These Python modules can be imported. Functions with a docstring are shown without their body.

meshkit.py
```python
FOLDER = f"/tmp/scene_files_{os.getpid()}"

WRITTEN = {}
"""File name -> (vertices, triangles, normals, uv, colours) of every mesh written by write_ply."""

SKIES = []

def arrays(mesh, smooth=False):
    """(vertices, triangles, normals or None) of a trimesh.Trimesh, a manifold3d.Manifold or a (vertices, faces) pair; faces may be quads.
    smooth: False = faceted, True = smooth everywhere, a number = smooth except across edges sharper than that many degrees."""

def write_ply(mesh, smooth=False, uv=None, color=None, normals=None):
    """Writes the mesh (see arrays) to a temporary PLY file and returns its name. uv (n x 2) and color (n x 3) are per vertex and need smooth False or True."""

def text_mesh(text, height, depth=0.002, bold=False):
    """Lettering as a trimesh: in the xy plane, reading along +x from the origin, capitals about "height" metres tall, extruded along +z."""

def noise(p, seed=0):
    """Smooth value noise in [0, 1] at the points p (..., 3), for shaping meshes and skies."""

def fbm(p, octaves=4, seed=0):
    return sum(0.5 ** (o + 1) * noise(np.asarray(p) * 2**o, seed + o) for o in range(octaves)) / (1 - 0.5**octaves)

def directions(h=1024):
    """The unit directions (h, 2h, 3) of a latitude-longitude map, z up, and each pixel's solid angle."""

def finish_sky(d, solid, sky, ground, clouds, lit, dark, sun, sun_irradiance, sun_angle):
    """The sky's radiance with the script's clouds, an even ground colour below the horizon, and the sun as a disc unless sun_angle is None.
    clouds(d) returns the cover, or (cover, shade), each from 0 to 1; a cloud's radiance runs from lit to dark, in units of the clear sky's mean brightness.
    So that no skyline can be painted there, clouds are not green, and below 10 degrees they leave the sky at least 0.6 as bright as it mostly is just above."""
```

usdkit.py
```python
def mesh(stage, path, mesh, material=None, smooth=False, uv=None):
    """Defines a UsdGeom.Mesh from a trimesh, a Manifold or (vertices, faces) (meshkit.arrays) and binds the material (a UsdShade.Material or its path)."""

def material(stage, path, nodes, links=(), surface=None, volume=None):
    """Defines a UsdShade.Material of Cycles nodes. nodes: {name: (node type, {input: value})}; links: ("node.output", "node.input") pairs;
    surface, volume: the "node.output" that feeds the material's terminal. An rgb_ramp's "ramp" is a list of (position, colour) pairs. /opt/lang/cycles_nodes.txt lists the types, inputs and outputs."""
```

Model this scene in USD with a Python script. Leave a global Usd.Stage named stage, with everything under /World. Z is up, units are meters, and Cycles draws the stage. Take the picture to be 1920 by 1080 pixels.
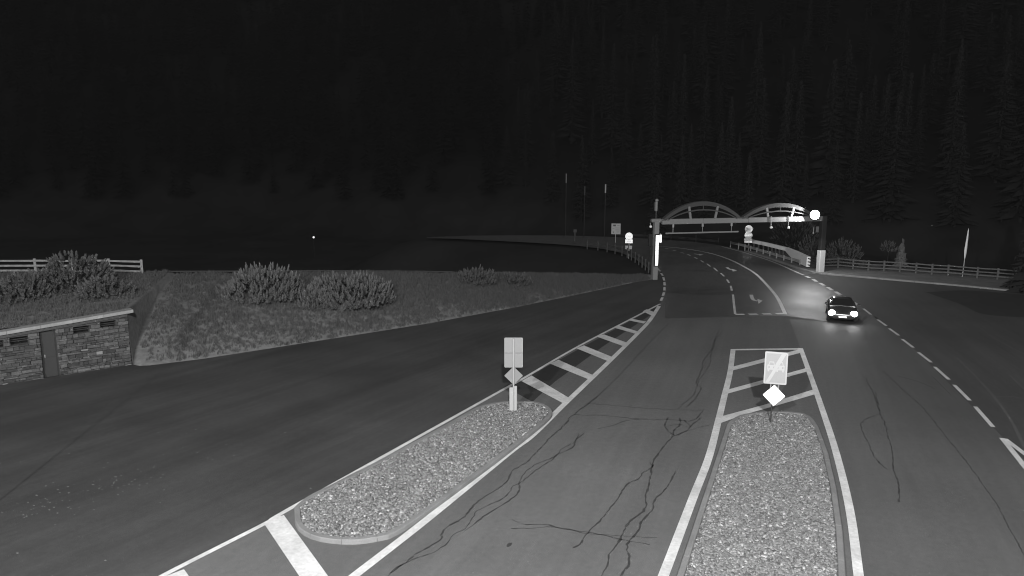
import math, random, numpy as np, trimesh, shapely, shapely.affinity, usdkit, meshkit
from shapely.geometry import Polygon, LineString, Point, box as sbox
from shapely.ops import unary_union
from pxr import Usd, UsdGeom, UsdLux, UsdShade, Sdf, Gf, Vt

stage = Usd.Stage.CreateInMemory()
UsdGeom.SetStageUpAxis(stage, UsdGeom.Tokens.z)
UsdGeom.SetStageMetersPerUnit(stage, 1.0)
WORLD = UsdGeom.Xform.Define(stage, '/World')
stage.SetDefaultPrim(WORLD.GetPrim())

# ------------------------------------------------------------------ camera
FOC, HOR, CAMH = 1353.0, 310.0, 10.5          # focal length and level line for a 1920 px wide picture, metres above the road
PITCH = math.atan((540 - HOR) / FOC)
cam = UsdGeom.Camera.Define(stage, '/World/camera')
cam.AddTranslateOp().Set(Gf.Vec3d(0, 0, CAMH))
cam.AddRotateXOp().Set(90 - math.degrees(PITCH))
cam.CreateHorizontalApertureAttr(36.0)
cam.CreateVerticalApertureAttr(20.25)
cam.CreateFocalLengthAttr(36.0 * FOC / 1920)
cam.CreateClippingRangeAttr(Gf.Vec2f(0.1, 5000))
cam.CreateExposureAttr(0.0)

# ------------------------------------------------------------------ night sky, moon, the lamps of the toll plaza
SUN_EL, SUN_ROT = math.radians(38), math.radians(186)
SKY, MOON, MAST, STREET = 0.045, 0.010, 58000.0, 470.0
HAZE = 5e-5                                    # per metre
usdkit.material(stage, '/World/Looks/night_sky',
    {'sky': ('sky_texture', {'sky_type': 'single_scattering', 'sun_disc': False, 'sun_elevation': SUN_EL, 'sun_rotation': SUN_ROT}),
     'bw': ('rgb_to_bw', {}), 'bg': ('background_shader', {'strength': SKY})},
    [('sky.color', 'bw.color'), ('bw.val', 'bg.color')], surface='bg.background')
dome = UsdLux.DomeLight.Define(stage, '/World/sky')
dome.CreateIntensityAttr(1.0)
UsdShade.MaterialBindingAPI.Apply(dome.GetPrim()).Bind(UsdShade.Material.Get(stage, '/World/Looks/night_sky'))
dome.GetPrim().SetCustomDataByKey('kind', 'structure')
moon = UsdLux.DistantLight.Define(stage, '/World/moon')
moon.CreateIntensityAttr(MOON); moon.CreateAngleAttr(0.53); moon.CreateNormalizeAttr(True)
moon.AddRotateZOp().Set(180 - math.degrees(SUN_ROT)); moon.AddRotateXOp().Set(-(90 - math.degrees(SUN_EL)))
MASTS, MAST_H = ((1.0, -9.0), (-12.2, -12.0)), 20.0   # two floodlight masts at the near end of the plaza


def sphere_light(path, at, radius, watts):
    l = UsdLux.SphereLight.Define(stage, path)
    l.CreateRadiusAttr(radius); l.CreateNormalizeAttr(True); l.CreateIntensityAttr(watts)
    l.AddTranslateOp().Set(Gf.Vec3d(*map(float, at)))
    return l


# ------------------------------------------------------------------ helpers: names, prims, labels
rng = random.Random(7)
nrng = np.random.default_rng(7)
USED = set()


def numbered(parent, name):
    p, k = f'{parent}/{name}', 0
    while p in USED:
        k += 1
        p = f'{parent}/{name}_{k:03d}'
    USED.add(p)
    return p


def tag(prim, label=None, cat=None, group=None, kind=None):
    prim = prim.GetPrim() if hasattr(prim, 'GetPrim') else prim
    for k, v in (('label', label), ('category', cat), ('group', group), ('kind', kind)):
        if v:
            prim.SetCustomDataByKey(k, v)
    return prim


def path_of(parent):
    if parent is None:
        return '/World'
    return str(parent.GetPath()) if hasattr(parent, 'GetPath') else str(parent.GetPrim().GetPath())


def cat_mesh(parts):
    vs, fs, n = [], [], 0
    for p in parts:
        v, f, _ = meshkit.arrays(p)
        vs.append(v); fs.append(f + n); n += len(v)
    return np.vstack(vs), np.vstack(fs)


def obj(name, mesh, m, parent=None, smooth=False):
    if isinstance(mesh, list):
        mesh = cat_mesh(mesh)
    return usdkit.mesh(stage, numbered(path_of(parent), name), mesh, M[m], smooth=smooth).GetPrim()


def thing(name, label, cat, loc=(0, 0, 0), rz=0.0, scale=1.0, group=None):
    x = UsdGeom.Xform.Define(stage, numbered('/World', name))
    x.AddTranslateOp().Set(Gf.Vec3d(*map(float, loc)))
    x.AddRotateZOp().Set(float(rz))
    s = (scale,) * 3 if np.ndim(scale) == 0 else scale
    x.AddScaleOp().Set(Gf.Vec3f(*map(float, s)))
    return tag(x, label, cat, group)


def dup(root, loc, rz, scale=1.0, label=None, group=None):
    name = root.GetName()
    while name[-4:-3] == '_' and name[-3:].isdigit():
        name = name[:-4]
    was = root.GetCustomData()
    r = thing(name, label or was['label'], was['category'], loc, rz, scale, group or was.get('group'))
    r.GetReferences().AddInternalReference(root.GetPath())
    r.SetInstanceable(True)
    return r


# ------------------------------------------------------------------ helpers: shapes
def ray(px, py):
    x, y = (px - 960) / FOC, -(py - 540) / FOC
    c, s = math.cos(PITCH), math.sin(PITCH)
    return np.array([x, c + y * s, -s + y * c])


def G(px, py, z=0.0):
    d = ray(px, py)
    return np.array([0, 0, CAMH]) + d * ((z - CAMH) / d[2])


def Gs(pts, z=0.0):
    return np.array([G(x, y, z)[:2] for x, y in pts])


def at_depth(px, py, xy):
    """The point above the plan position's own distance that the pixel row shows."""
    d = ray(px, py)
    t = math.hypot(*xy[:2]) / math.hypot(d[0], d[1])
    return np.array([0, 0, CAMH]) + d * t


def spline(pts, n=8):
    p = np.asarray(pts, float)
    if len(p) < 3:
        return p
    q = np.vstack([2 * p[0] - p[1], p, 2 * p[-1] - p[-2]])
    out = []
    for i in range(1, len(q) - 2):
        a, b, c, d = q[i - 1], q[i], q[i + 1], q[i + 2]
        for t in np.linspace(0, 1, n, endpoint=False):
            out.append(0.5 * (2 * b + (c - a) * t + (2 * a - 5 * b + 4 * c - d) * t * t + (3 * b - a - 3 * c + d) * t ** 3))
    out.append(p[-1])
    return np.array(out)


def sheet(poly, z):
    vs, fs, n = [], [], 0
    for g in getattr(poly, 'geoms', [poly]):
        if g.is_empty or g.area < 1e-5:
            continue
        v, f = trimesh.creation.triangulate_polygon(g, engine='earcut')
        v = np.column_stack([v, np.full(len(v), z)])
        for t in f:                                  # all faces look up
            a, b, c = v[t]
            fs.append(t + n if (b - a)[0] * (c - a)[1] - (b - a)[1] * (c - a)[0] > 0 else t[::-1] + n)
        vs.append(v); n += len(v)
    return np.vstack(vs), np.array(fs)


def prism(poly, z0, z1):
    ms = []
    for g in getattr(poly, 'geoms', [poly]):
        m = trimesh.creation.extrude_polygon(g, z1 - z0, engine='earcut')
        m.apply_translation([0, 0, z0]); ms.append(m)
    return cat_mesh(ms)


def bx(sx, sy, sz, c=(0, 0, 0), rz=0.0, rx=0.0, ry=0.0):
    m = trimesh.creation.box([sx, sy, sz])
    if rx or ry or rz:
        m.apply_transform(trimesh.transformations.euler_matrix(rx, ry, rz))
    m.apply_translation(c)
    return m


def cbx(sx, sy, sz, c=(0, 0, 0), r=0.02, rz=0.0, rx=0.0):
    """A box with chamfered edges."""
    pts = []
    for a in (-1, 1):
        for b in (-1, 1):
            for d in (-1, 1):
                p = np.array([a * sx / 2, b * sy / 2, d * sz / 2])
                for k in range(3):
                    q = p.copy()
                    for j in range(3):
                        if j != k:
                            q[j] -= np.sign(q[j]) * min(r, (sx, sy, sz)[j] * .45)
                    pts.append(q)
    m = trimesh.convex.convex_hull(np.array(pts))
    if rz or rx:
        m.apply_transform(trimesh.transformations.euler_matrix(rx, 0, rz))
    m.apply_translation(c)
    return m


def rod(a, b, r, n=10, r2=None):
    a, b = np.asarray(a, float), np.asarray(b, float)
    d = b - a; L = np.linalg.norm(d); d = d / L
    u = np.cross(d, [0, 0, 1.0] if abs(d[2]) < .9 else [1.0, 0, 0]); u /= np.linalg.norm(u); w = np.cross(d, u)
    t = np.linspace(0, 2 * np.pi, n, endpoint=False)
    ring = np.cos(t)[:, None] * u + np.sin(t)[:, None] * w
    r2 = r if r2 is None else r2
    v = np.vstack([a + ring * r, b + ring * r2, a[None], b[None]])
    f = []
    for i in range(n):
        j = (i + 1) % n
        f += [[i, j, n + j], [i, n + j, n + i], [2 * n, j, i], [2 * n + 1, n + i, n + j]]
    return v, np.array(f)


def bar(a, b, w, h):
    """A square bar between two points, w across, h upright."""
    a, b = np.asarray(a, float), np.asarray(b, float)
    d = b - a; L = np.linalg.norm(d); d /= L
    s = np.cross(d, [0, 0, 1.0]); s = s / np.linalg.norm(s) if np.linalg.norm(s) > 1e-6 else np.array([1.0, 0, 0])
    u = np.cross(s, d)
    v = [p + s * i * w / 2 + u * j * h / 2 for p in (a, b) for i, j in ((-1, -1), (1, -1), (1, 1), (-1, 1))]
    f = [[0, 1, 2, 3], [7, 6, 5, 4], [0, 4, 5, 1], [1, 5, 6, 2], [2, 6, 7, 3], [3, 7, 4, 0]]
    return np.array(v), np.array(f)


# ------------------------------------------------------------------ materials (the camera sees grey only)
M = {}


def grey(v):
    return (v, v, v)


def plain(name, v, rough=.6, metal=0.0, spec=.5):
    M[name] = usdkit.material(stage, '/World/Looks/' + name, {'p': ('principled_bsdf', {'base_color': grey(v), 'roughness': rough, 'metallic': metal, 'specular_ior_level': spec})}, surface='p.BSDF')


def mottled(name, lo, hi, scale, rough=.8, detail=6, stretch=None, angle=0.0, bump=0.0, bscale=60, spec=.3, fine=0.0, fscale=90, metal=0.0):
    """Two-tone noise in world metres, optional fine speckle, optional relief."""
    nodes = {'g': ('geometry', {}), 'map': ('mapping', {'rotation': (0, 0, angle), 'scale': stretch or (1, 1, 1)}),
             'n': ('noise_texture', {'scale': scale, 'detail': detail, 'roughness': .6}),
             'r': ('rgb_ramp', {'ramp': [(.3, grey(lo)), (.7, grey(hi))]}),
             'n2': ('noise_texture', {'scale': fscale, 'detail': 2}), 'r2': ('rgb_ramp', {'ramp': [(.3, grey(1 - fine)), (.7, grey(1 + 0.0))]}),
             'mx': ('mix_color', {'blend_type': 'multiply', 'fac': 1.0}),
             'n3': ('noise_texture', {'scale': bscale, 'detail': 3}), 'b': ('bump', {'strength': bump, 'distance': .02}),
             'p': ('principled_bsdf', {'roughness': rough, 'specular_ior_level': spec, 'metallic': metal})}
    links = [('g.position', 'map.vector'), ('map.vector', 'n.vector'), ('n.fac', 'r.fac'), ('g.position', 'n2.vector'), ('n2.fac', 'r2.fac'),
             ('r.color', 'mx.a'), ('r2.color', 'mx.b'), ('mx.result', 'p.base_color')]
    if bump:
        links += [('g.position', 'n3.vector'), ('n3.fac', 'b.height'), ('b.normal', 'p.normal')]
    else:
        nodes.pop('b'); nodes.pop('n3')
    M[name] = usdkit.material(stage, '/World/Looks/' + name, nodes, links, surface='p.BSDF')


def emitter(name, v, strength):
    M[name] = usdkit.material(stage, '/World/Looks/' + name, {'e': ('emission', {'color': grey(v), 'strength': strength})}, surface='e.emission')


def asphalt(name, lo, hi, rough, spec, streak=0.25, angle=0.0, patch=.12):
    nodes = {'g': ('geometry', {}),
             'map': ('mapping', {'mapping_type': 'texture', 'rotation': (0, 0, -angle), 'scale': (1.0, 30.0, 1.0)}),
             'mid': ('noise_texture', {'scale': 4.5, 'detail': 6, 'roughness': .75}), 'rm': ('rgb_ramp', {'ramp': [(.3, grey(.80)), (.7, grey(1.0))]}), 'm3': ('mix_color', {'blend_type': 'multiply', 'fac': 1.0}),
             'big': ('noise_texture', {'scale': patch, 'detail': 5, 'roughness': .55}),
             'st': ('noise_texture', {'scale': .8, 'detail': 6, 'roughness': .7}),
             'fi': ('noise_texture', {'scale': 38, 'detail': 3, 'roughness': .7}),
             'vo': ('voronoi_texture', {'scale': 55}),
             'rb': ('rgb_ramp', {'ramp': [(.3, grey(lo)), (.7, grey(hi))]}),
             'rs': ('rgb_ramp', {'ramp': [(.32, grey(1 - streak)), (.68, grey(1.0))]}),
             'rf': ('rgb_ramp', {'ramp': [(.25, grey(.60)), (.75, grey(1.0))]}),
             'm1': ('mix_color', {'blend_type': 'multiply', 'fac': 1.0}), 'm2': ('mix_color', {'blend_type': 'multiply', 'fac': 1.0}),
             'rr': ('map_range', {'from_min': .3, 'from_max': .7, 'to_min': rough - .05, 'to_max': rough + .1}),
             'b': ('bump', {'strength': .35, 'distance': .012}),
             'p': ('principled_bsdf', {'specular_ior_level': spec})}
    links = [('g.position', 'map.vector'), ('g.position', 'big.vector'), ('map.vector', 'st.vector'), ('g.position', 'fi.vector'), ('g.position', 'vo.vector'),
             ('big.fac', 'rb.fac'), ('st.fac', 'rs.fac'), ('fi.fac', 'rf.fac'), ('rb.color', 'm1.a'), ('rs.color', 'm1.b'),
             ('g.position', 'mid.vector'), ('mid.fac', 'rm.fac'), ('m1.result', 'm2.a'), ('rf.color', 'm2.b'), ('m2.result', 'm3.a'), ('rm.color', 'm3.b'), ('m3.result', 'p.base_color'), ('big.fac', 'rr.value'), ('rr.result', 'p.roughness'),
             ('vo.distance', 'b.height'), ('b.normal', 'p.normal')]
    M[name] = usdkit.material(stage, '/World/Looks/' + name, nodes, links, surface='p.BSDF')


ROAD_AZ = math.radians(20)
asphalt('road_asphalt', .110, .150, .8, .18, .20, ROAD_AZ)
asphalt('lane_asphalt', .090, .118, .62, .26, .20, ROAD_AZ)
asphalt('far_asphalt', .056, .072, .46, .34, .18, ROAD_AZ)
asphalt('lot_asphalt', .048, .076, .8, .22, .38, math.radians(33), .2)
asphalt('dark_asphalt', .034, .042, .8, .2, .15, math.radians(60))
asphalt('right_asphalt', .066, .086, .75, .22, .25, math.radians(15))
mottled('road_paint', .38, .58, 1.1, .5, 8, fine=.22, fscale=9, spec=.5)
mottled('crack_sealant', .022, .036, 2, .5, 2)
mottled('tyre_mark', .050, .062, 3, .8, 4)
mottled('kerb_concrete', .13, .18, 1.3, .85, 6, fine=.2, fscale=40, bump=.3, bscale=40)
mottled('edge_concrete', .16, .25, .8, .85, 6, fine=.2, fscale=30)
mottled('bank_soil', .10, .155, .6, .95, 8, fine=.3, fscale=4)
M['field_soil'] = usdkit.material(stage, '/World/Looks/field_soil',
    {'g': ('geometry', {}), 'n': ('noise_texture', {'scale': .12, 'detail': 8}), 'r': ('rgb_ramp', {'ramp': [(.3, grey(.014)), (.7, grey(.026))]}),
     'x': ('separate_xyz', {}), 'h': ('map_range', {'from_min': 1.0, 'from_max': 14.0, 'to_min': 0.0, 'to_max': 1.0, 'clamp': True}),
     'm': ('mix_color', {'b': grey(.008)}), 'p': ('principled_bsdf', {'roughness': .95, 'specular_ior_level': .1})},
    [('g.position', 'n.vector'), ('n.fac', 'r.fac'), ('g.position', 'x.vector'), ('x.z', 'h.value'), ('h.result', 'm.fac'), ('r.color', 'm.a'), ('m.result', 'p.base_color')], surface='p.BSDF')   # meadow below, needle litter under the forest
mottled('mountain_soil', .02, .035, .012, .95, 8, fine=.5, fscale=.08)
mottled('verge_gravel', .10, .16, .7, .95, 8, fine=.5, fscale=12)
for i, v in enumerate((.06, .085, .105, .125, .145, .167, .20, .29)):
    mottled(f'pebble_{i}', v * .8, v * 1.15, 20, .8, 3)
for i, v in enumerate((.036, .052, .07, .092)):
    mottled(f'wall_stone_{i}', v * .75, v * 1.25, 5, .9, 6, fine=.35, fscale=25, bump=.6, bscale=18)
plain('pale_stone', .15, .85)
plain('mortar', .034, .95)
mottled('coping_concrete', .16, .24, 1.1, .85, 6, fine=.15, fscale=12)
plain('door_metal', .03, .6, 0, .15)
plain('black_void', .008, .9, 0, 0)
plain('rail_weathered', .06, .7, 0, .2)
plain('rail_dark', .035, .8, 0, .1)
mottled('fence_wood_dark', .07, .11, 3, .85, 6, fine=.3, fscale=20)
mottled('fence_wood', .17, .26, 3, .85, 6, fine=.3, fscale=20)
plain('galvanised', .26, .55, 0.0)
plain('sign_back', .175, .5)
plain('gantry_steel', .155, .55)
plain('gantry_dark', .048, .7, 0, .2)
plain('dark_metal', .022, .6, 0, .12)
plain('pole_dark', .02, .6)
plain('white_enamel', .62, .5)
plain('parapet_white', .80, .6)
plain('post_pale', .42, .7)
plain('print_grey', .13, .6)
plain('print_dark', .04, .6)
plain('print_mid', .30, .6)
plain('flag_cloth', .55, .8)


def sheeting(name, v, rough, share):
    """Reflective sign sheeting: white print under a glossy beaded layer that throws lamp light back."""
    M[name] = usdkit.material(stage, '/World/Looks/' + name,
        {'d': ('diffuse_bsdf', {'color': grey(v)}), 'g': ('glossy_bsdf', {'color': grey(.9), 'roughness': rough, 'distribution': 'ggx'}), 'm': ('mix_closure', {'fac': share})},
        [('d.BSDF', 'm.closure1'), ('g.BSDF', 'm.closure2')], surface='m.closure')


sheeting('sheeting_white', .80, .42, .45)
sheeting('sheeting_grey', .26, .42, .08)
sheeting('sheeting_light', .62, .42, .30)
sheeting('sheeting_pale', .34, .42, .12)
emitter('led_strip', 1.0, 1.5)
emitter('lamp_glass', 1.0, 60.0)
emitter('headlight_glass', 1.0, 45.0)
emitter('far_window', 1.0, 1.6)
plain('car_paint', .018, .25, 0.0, .6)
plain('car_glass', .01, .08, 0.0, .6)
plain('car_trim', .012, .5)
plain('tyre_rubber', .012, .85)
plain('wheel_alloy', .2, .35, .6)


def leafy(name, lo, hi, trans=.2):
    M[name] = usdkit.material(stage, '/World/Looks/' + name,
        {'o': ('geometry', {}), 'r': ('rgb_ramp', {'ramp': [(0, grey(lo)), (1, grey(hi))]}), 'd': ('diffuse_bsdf', {}), 't': ('translucent_bsdf', {}), 'm': ('mix_closure', {'fac': trans})},
        [('o.random_per_island', 'r.fac'), ('r.color', 'd.color'), ('r.color', 't.color'), ('d.BSDF', 'm.closure1'), ('t.BSDF', 'm.closure2')], surface='m.closure')


leafy('needle_dark', .026, .048)
leafy('needle_far', .016, .026)
leafy('needle_pine', .13, .26)
leafy('leaf_pale', .09, .22)
leafy('grass_blade', .08, .18)
plain('bark', .025, .9, 0, 0)

# ------------------------------------------------------------------ the lie of the land
C0 = G(247, 683)[:2]                                  # right foot of the stone building
DW = np.array([.772, .635]); DW /= np.linalg.norm(DW)  # along its front, and the normal into the bank
NW = np.array([-DW[1], DW[0]])


def ab(p):
    q = np.asarray(p)[..., :2] - C0
    return np.stack([q @ DW, q @ NW], -1)


def from_ab(a, b):
    return C0 + np.multiply.outer(a, DW) + np.multiply.outer(b, NW)


FOOT = ab(Gs([(247, 683), (262, 686), (281, 685), (379, 673), (508, 653), (680, 626), (800, 607), (962, 577), (1065, 556), (1150, 538), (1192, 529)]))
FOOT = np.vstack([[-30, 0], FOOT])
TOPP = [(-60, 513, 3.2), (0, 513, 3.2), (210, 513, 3.1), (270, 514, 3.0), (430, 513, 2.8), (570, 512, 2.5), (740, 512, 2.2), (860, 513, 1.8), (1000, 514, 1.2), (1120, 516, .7), (1185, 519, .3)]
TOP = np.array([[*ab(G(x, y, z)), z] for x, y, z in TOPP])
TOP = np.vstack([[-30, TOP[0, 1] + .8 * (TOP[0, 0] + 30), 3.2], TOP])


def coping_z(a):
    return np.interp(a, [-12, -6, 0.4], [2.2, 2.58, 2.98])


def bank_z(x, y, noise=True):
    p = ab(np.stack([x, y], -1)); a, b = p[..., 0], p[..., 1]
    bf, bt, zt = np.interp(a, FOOT[:, 0], FOOT[:, 1]), np.interp(a, TOP[:, 0], TOP[:, 1]), np.interp(a, TOP[:, 0], TOP[:, 2])
    v = (b - bf) / np.maximum(bt - bf, .8)
    z = zt * (1 - np.clip(1 - v, 0, 1) ** np.interp(a, [0, 8, 30], [2.6, 1.7, 1.3]))
    roof = coping_z(a) - .12 + (3.2 - coping_z(a)) * np.clip(b / np.maximum(bt, 1), 0, 1)
    z = np.where((a < .454 * b) & (b < bt) & (b > .1), np.maximum(z, roof), z)
    z = np.where(v > 1, zt - 7.5 * np.clip((b - bt - .6) / 11, 0, 1) ** 1.0, z)
    z = np.where(v < 0, -.25, z)
    if noise:
        n = meshkit.fbm(np.stack([x * .9, y * .9, x * 0], -1), 3, 3) - .5
        z = z + .16 * n * np.clip(v * 6, 0, 1) * np.clip(zt, 0, 1)
    return z


def on_bank(px, py):
    d = ray(px, py); t = 25.0
    while t < 120:
        p = np.array([0, 0, CAMH]) + d * t
        if p[2] < bank_z(p[0], p[1], False):
            break
        t += .05
    return p


# paved area
right_edge = Gs([(1500, 505), (1530, 513.5), (1620, 521), (1700, 528), (1800, 536.5), (1905, 547)])
left_far = Gs([(1231, 520), (1216, 504), (1190, 485), (1165, 474), (1130, 466.5), (1085, 461), (1040, 457.5), (960, 453), (880, 449), (800, 445.5)])
right_far = Gs([(1500, 505), (1440, 484.5), (1400, 472), (1370, 464), (1340, 458.5), (1300, 453.5), (1240, 448.8), (1180, 445.6), (1100, 442.6), (1040, 441.4), (960, 441), (880, 442), (800, 444.6)])
foot_line = [tuple(from_ab(a, b)) for a, b in FOOT]
PAVED = Polygon([(-95, -70)] + [tuple(foot_line[0] + np.array([-30, -26]))] + [tuple(p) for p in foot_line] + [tuple(p) for p in left_far] + [tuple(p) for p in right_far[::-1]]
                + [tuple(p) for p in right_edge[1:]] + [(52, 53), (66, 40), (80, 10), (80, -70)]).buffer(0)
ROADLINE = LineString([(6, -70), (10, 20), (22, 70), (20, 100), (-20, 112), (-200, 125)])


def smooth(t):
    t = np.clip(t, 0, 1)
    return t * t * (3 - 2 * t)


def hill_z(x, y):
    az = np.degrees(np.arctan2(x, y)); D = np.hypot(x, y)
    d0 = np.interp(az, [-180, -110, -60, -20, 0, 8, 20, 45, 75, 120, 180], [420, 300, 210, 190, 150, 122, 114, 112, 110, 300, 420])
    n = meshkit.fbm(np.stack([x / 90, y / 90, x * 0], -1), 4, 11) - .5
    n2 = meshkit.fbm(np.stack([x / 28, y / 28, x * 0], -1), 3, 5) - .5
    up = np.clip(D - d0 - 40 * n, 0, None)
    return .52 * up + up / (up + 30) * 14 * n2


def land_z(x, y):
    shp = np.shape(x)
    P = shapely.points(np.ravel(x), np.ravel(y))
    d = shapely.distance(P, PAVED).reshape(shp)
    right = (np.asarray(x) > 24) & (np.asarray(y) < 150)
    dr = smooth((d - np.where(right, 9, .5)) / np.where(right, 20, 16))
    low = -.35 - np.where(right, 2.2, 5.2) * dr
    z = low + .5 * (meshkit.fbm(np.stack([np.asarray(x) / 9, np.asarray(y) / 9, np.asarray(x) * 0], -1), 3, 2) - .5) * np.clip(d / 6, 0, 1)
    h = hill_z(x, y)
    return z + h * smooth((d - 2) / 12)


def grid_mesh(xs, ys, zf):
    X, Y = np.meshgrid(xs, ys)
    Z = zf(X, Y)
    v = np.stack([X, Y, Z], -1).reshape(-1, 3)
    n, m = len(xs), len(ys)
    i = (np.arange(m - 1)[:, None] * n + np.arange(n - 1)[None]).ravel()
    return v, np.stack([i, i + 1, i + n + 1, i + n], 1)


def spaced(lo, hi, d0, g):
    out, d = [0.0], d0
    while out[-1] < hi:
        out.append(out[-1] + d); d = min(d * g, 28)
    neg, d = [0.0], d0
    while neg[-1] > lo:
        neg.append(neg[-1] - d); d = min(d * g, 28)
    return np.array(neg[:0:-1] + out)


xs = spaced(-900, 900, 1.6, 1.018) + 5
ys = spaced(-420, 900, 1.6, 1.018) + 80
gm = grid_mesh(xs, ys, land_z)
ground = obj('ground', gm, 'field_soil', smooth=True)
tag(ground, 'dark valley floor and mountain slopes around the toll plaza', kind='structure')

# the grassy bank left of the plaza
aa = np.concatenate([np.arange(-26, -.2, .35), [-.03, .03], np.arange(.35, 45.2, .35)])
vv = []
X, Y, Z = [], [], []
for a in aa:
    aq = a + .454 * 12 * np.interp(a, [0, 2, 14], [1, 1, 0])
    bf = np.interp(a, FOOT[:, 0], FOOT[:, 1]); bt = np.interp(aq, TOP[:, 0], TOP[:, 1])
    tt = np.concatenate([np.linspace(0, 1, 34), 1 + np.linspace(.05, 1, 10)])
    b = np.where(tt <= 1, bf + (bt - bf) * tt, bt + (tt - 1) * 14)
    p = from_ab(a + .454 * np.clip(b, 0, None) * np.interp(a, [0, 2, 14], [1, 1, 0]), b)
    X.append(p[:, 0]); Y.append(p[:, 1])
X, Y = np.array(X), np.array(Y)
Z = bank_z(X, Y)
for i, a in enumerate(aa):
    if a < 0.0:
        Z[i, 0] = coping_z(a) - .12
Z[aa >= 0, 0] = -.08
n, m = X.shape
i = (np.arange(n - 1)[:, None] * m + np.arange(m - 1)[None]).ravel()
bank = obj('grass_bank', (np.stack([X, Y, Z], -1).reshape(-1, 3), np.stack([i, i + m, i + m + 1, i + 1], 1)), 'bank_soil', smooth=True)
tag(bank, 'grassy earth bank rising left of the plaza and over the stone building', kind='structure')

# ------------------------------------------------------------------ roads and markings
road = tag(obj('road', sheet(PAVED, 0.0), 'road_asphalt'), 'grey asphalt of the toll plaza and the road through the gantry', kind='structure')
i1L = Gs([(200, 1140), (307, 1079), (499, 981), (551, 950), (850, 783), (951, 726.6), (981, 710), (1084, 650), (1178, 601), (1238, 570)])
i1R = Gs([(590, 1140), (664.6, 1080), (800, 975), (954, 850), (1000, 815), (1063, 753.5), (1147.7, 672.7), (1199, 622), (1219, 600), (1238, 570)])
lotpoly = Polygon([tuple(p) for p in i1L] + [tuple(p) for p in Gs([(1244, 545), (1246, 522), (1240, 508), (1231, 520)])] + [tuple(p) for p in foot_line[::-1]] + [(-95, 0), (-95, -70), (-40, -70)]).buffer(0).intersection(PAVED.buffer(-.02))
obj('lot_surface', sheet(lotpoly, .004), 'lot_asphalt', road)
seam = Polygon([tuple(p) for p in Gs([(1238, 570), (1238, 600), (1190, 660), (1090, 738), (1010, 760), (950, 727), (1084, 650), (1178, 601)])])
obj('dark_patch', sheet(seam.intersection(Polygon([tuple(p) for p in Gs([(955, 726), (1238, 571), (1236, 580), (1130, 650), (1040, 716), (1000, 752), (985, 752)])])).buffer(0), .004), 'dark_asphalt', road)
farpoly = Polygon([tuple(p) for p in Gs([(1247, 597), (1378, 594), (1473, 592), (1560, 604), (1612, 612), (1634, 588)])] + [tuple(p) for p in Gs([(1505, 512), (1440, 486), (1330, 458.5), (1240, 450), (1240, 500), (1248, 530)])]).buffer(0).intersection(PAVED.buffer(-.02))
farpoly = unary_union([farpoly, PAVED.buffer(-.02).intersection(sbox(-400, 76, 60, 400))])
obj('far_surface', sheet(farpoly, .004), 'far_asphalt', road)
lanepoly = Polygon([tuple(p) for p in Gs([(1616, 1120), (1592.6, 952.6), (1566, 843), (1539, 760), (1501, 653), (1480, 598)])] + [tuple(p) for p in Gs([(1560, 604.5), (1612, 612.5), (1640, 593), (1712, 652), (1862, 801), (1960, 905)])] + [(30, 5), (12, 5)]).buffer(0)
obj('lane_surface', sheet(lanepoly, .004), 'lane_asphalt', road)
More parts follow.
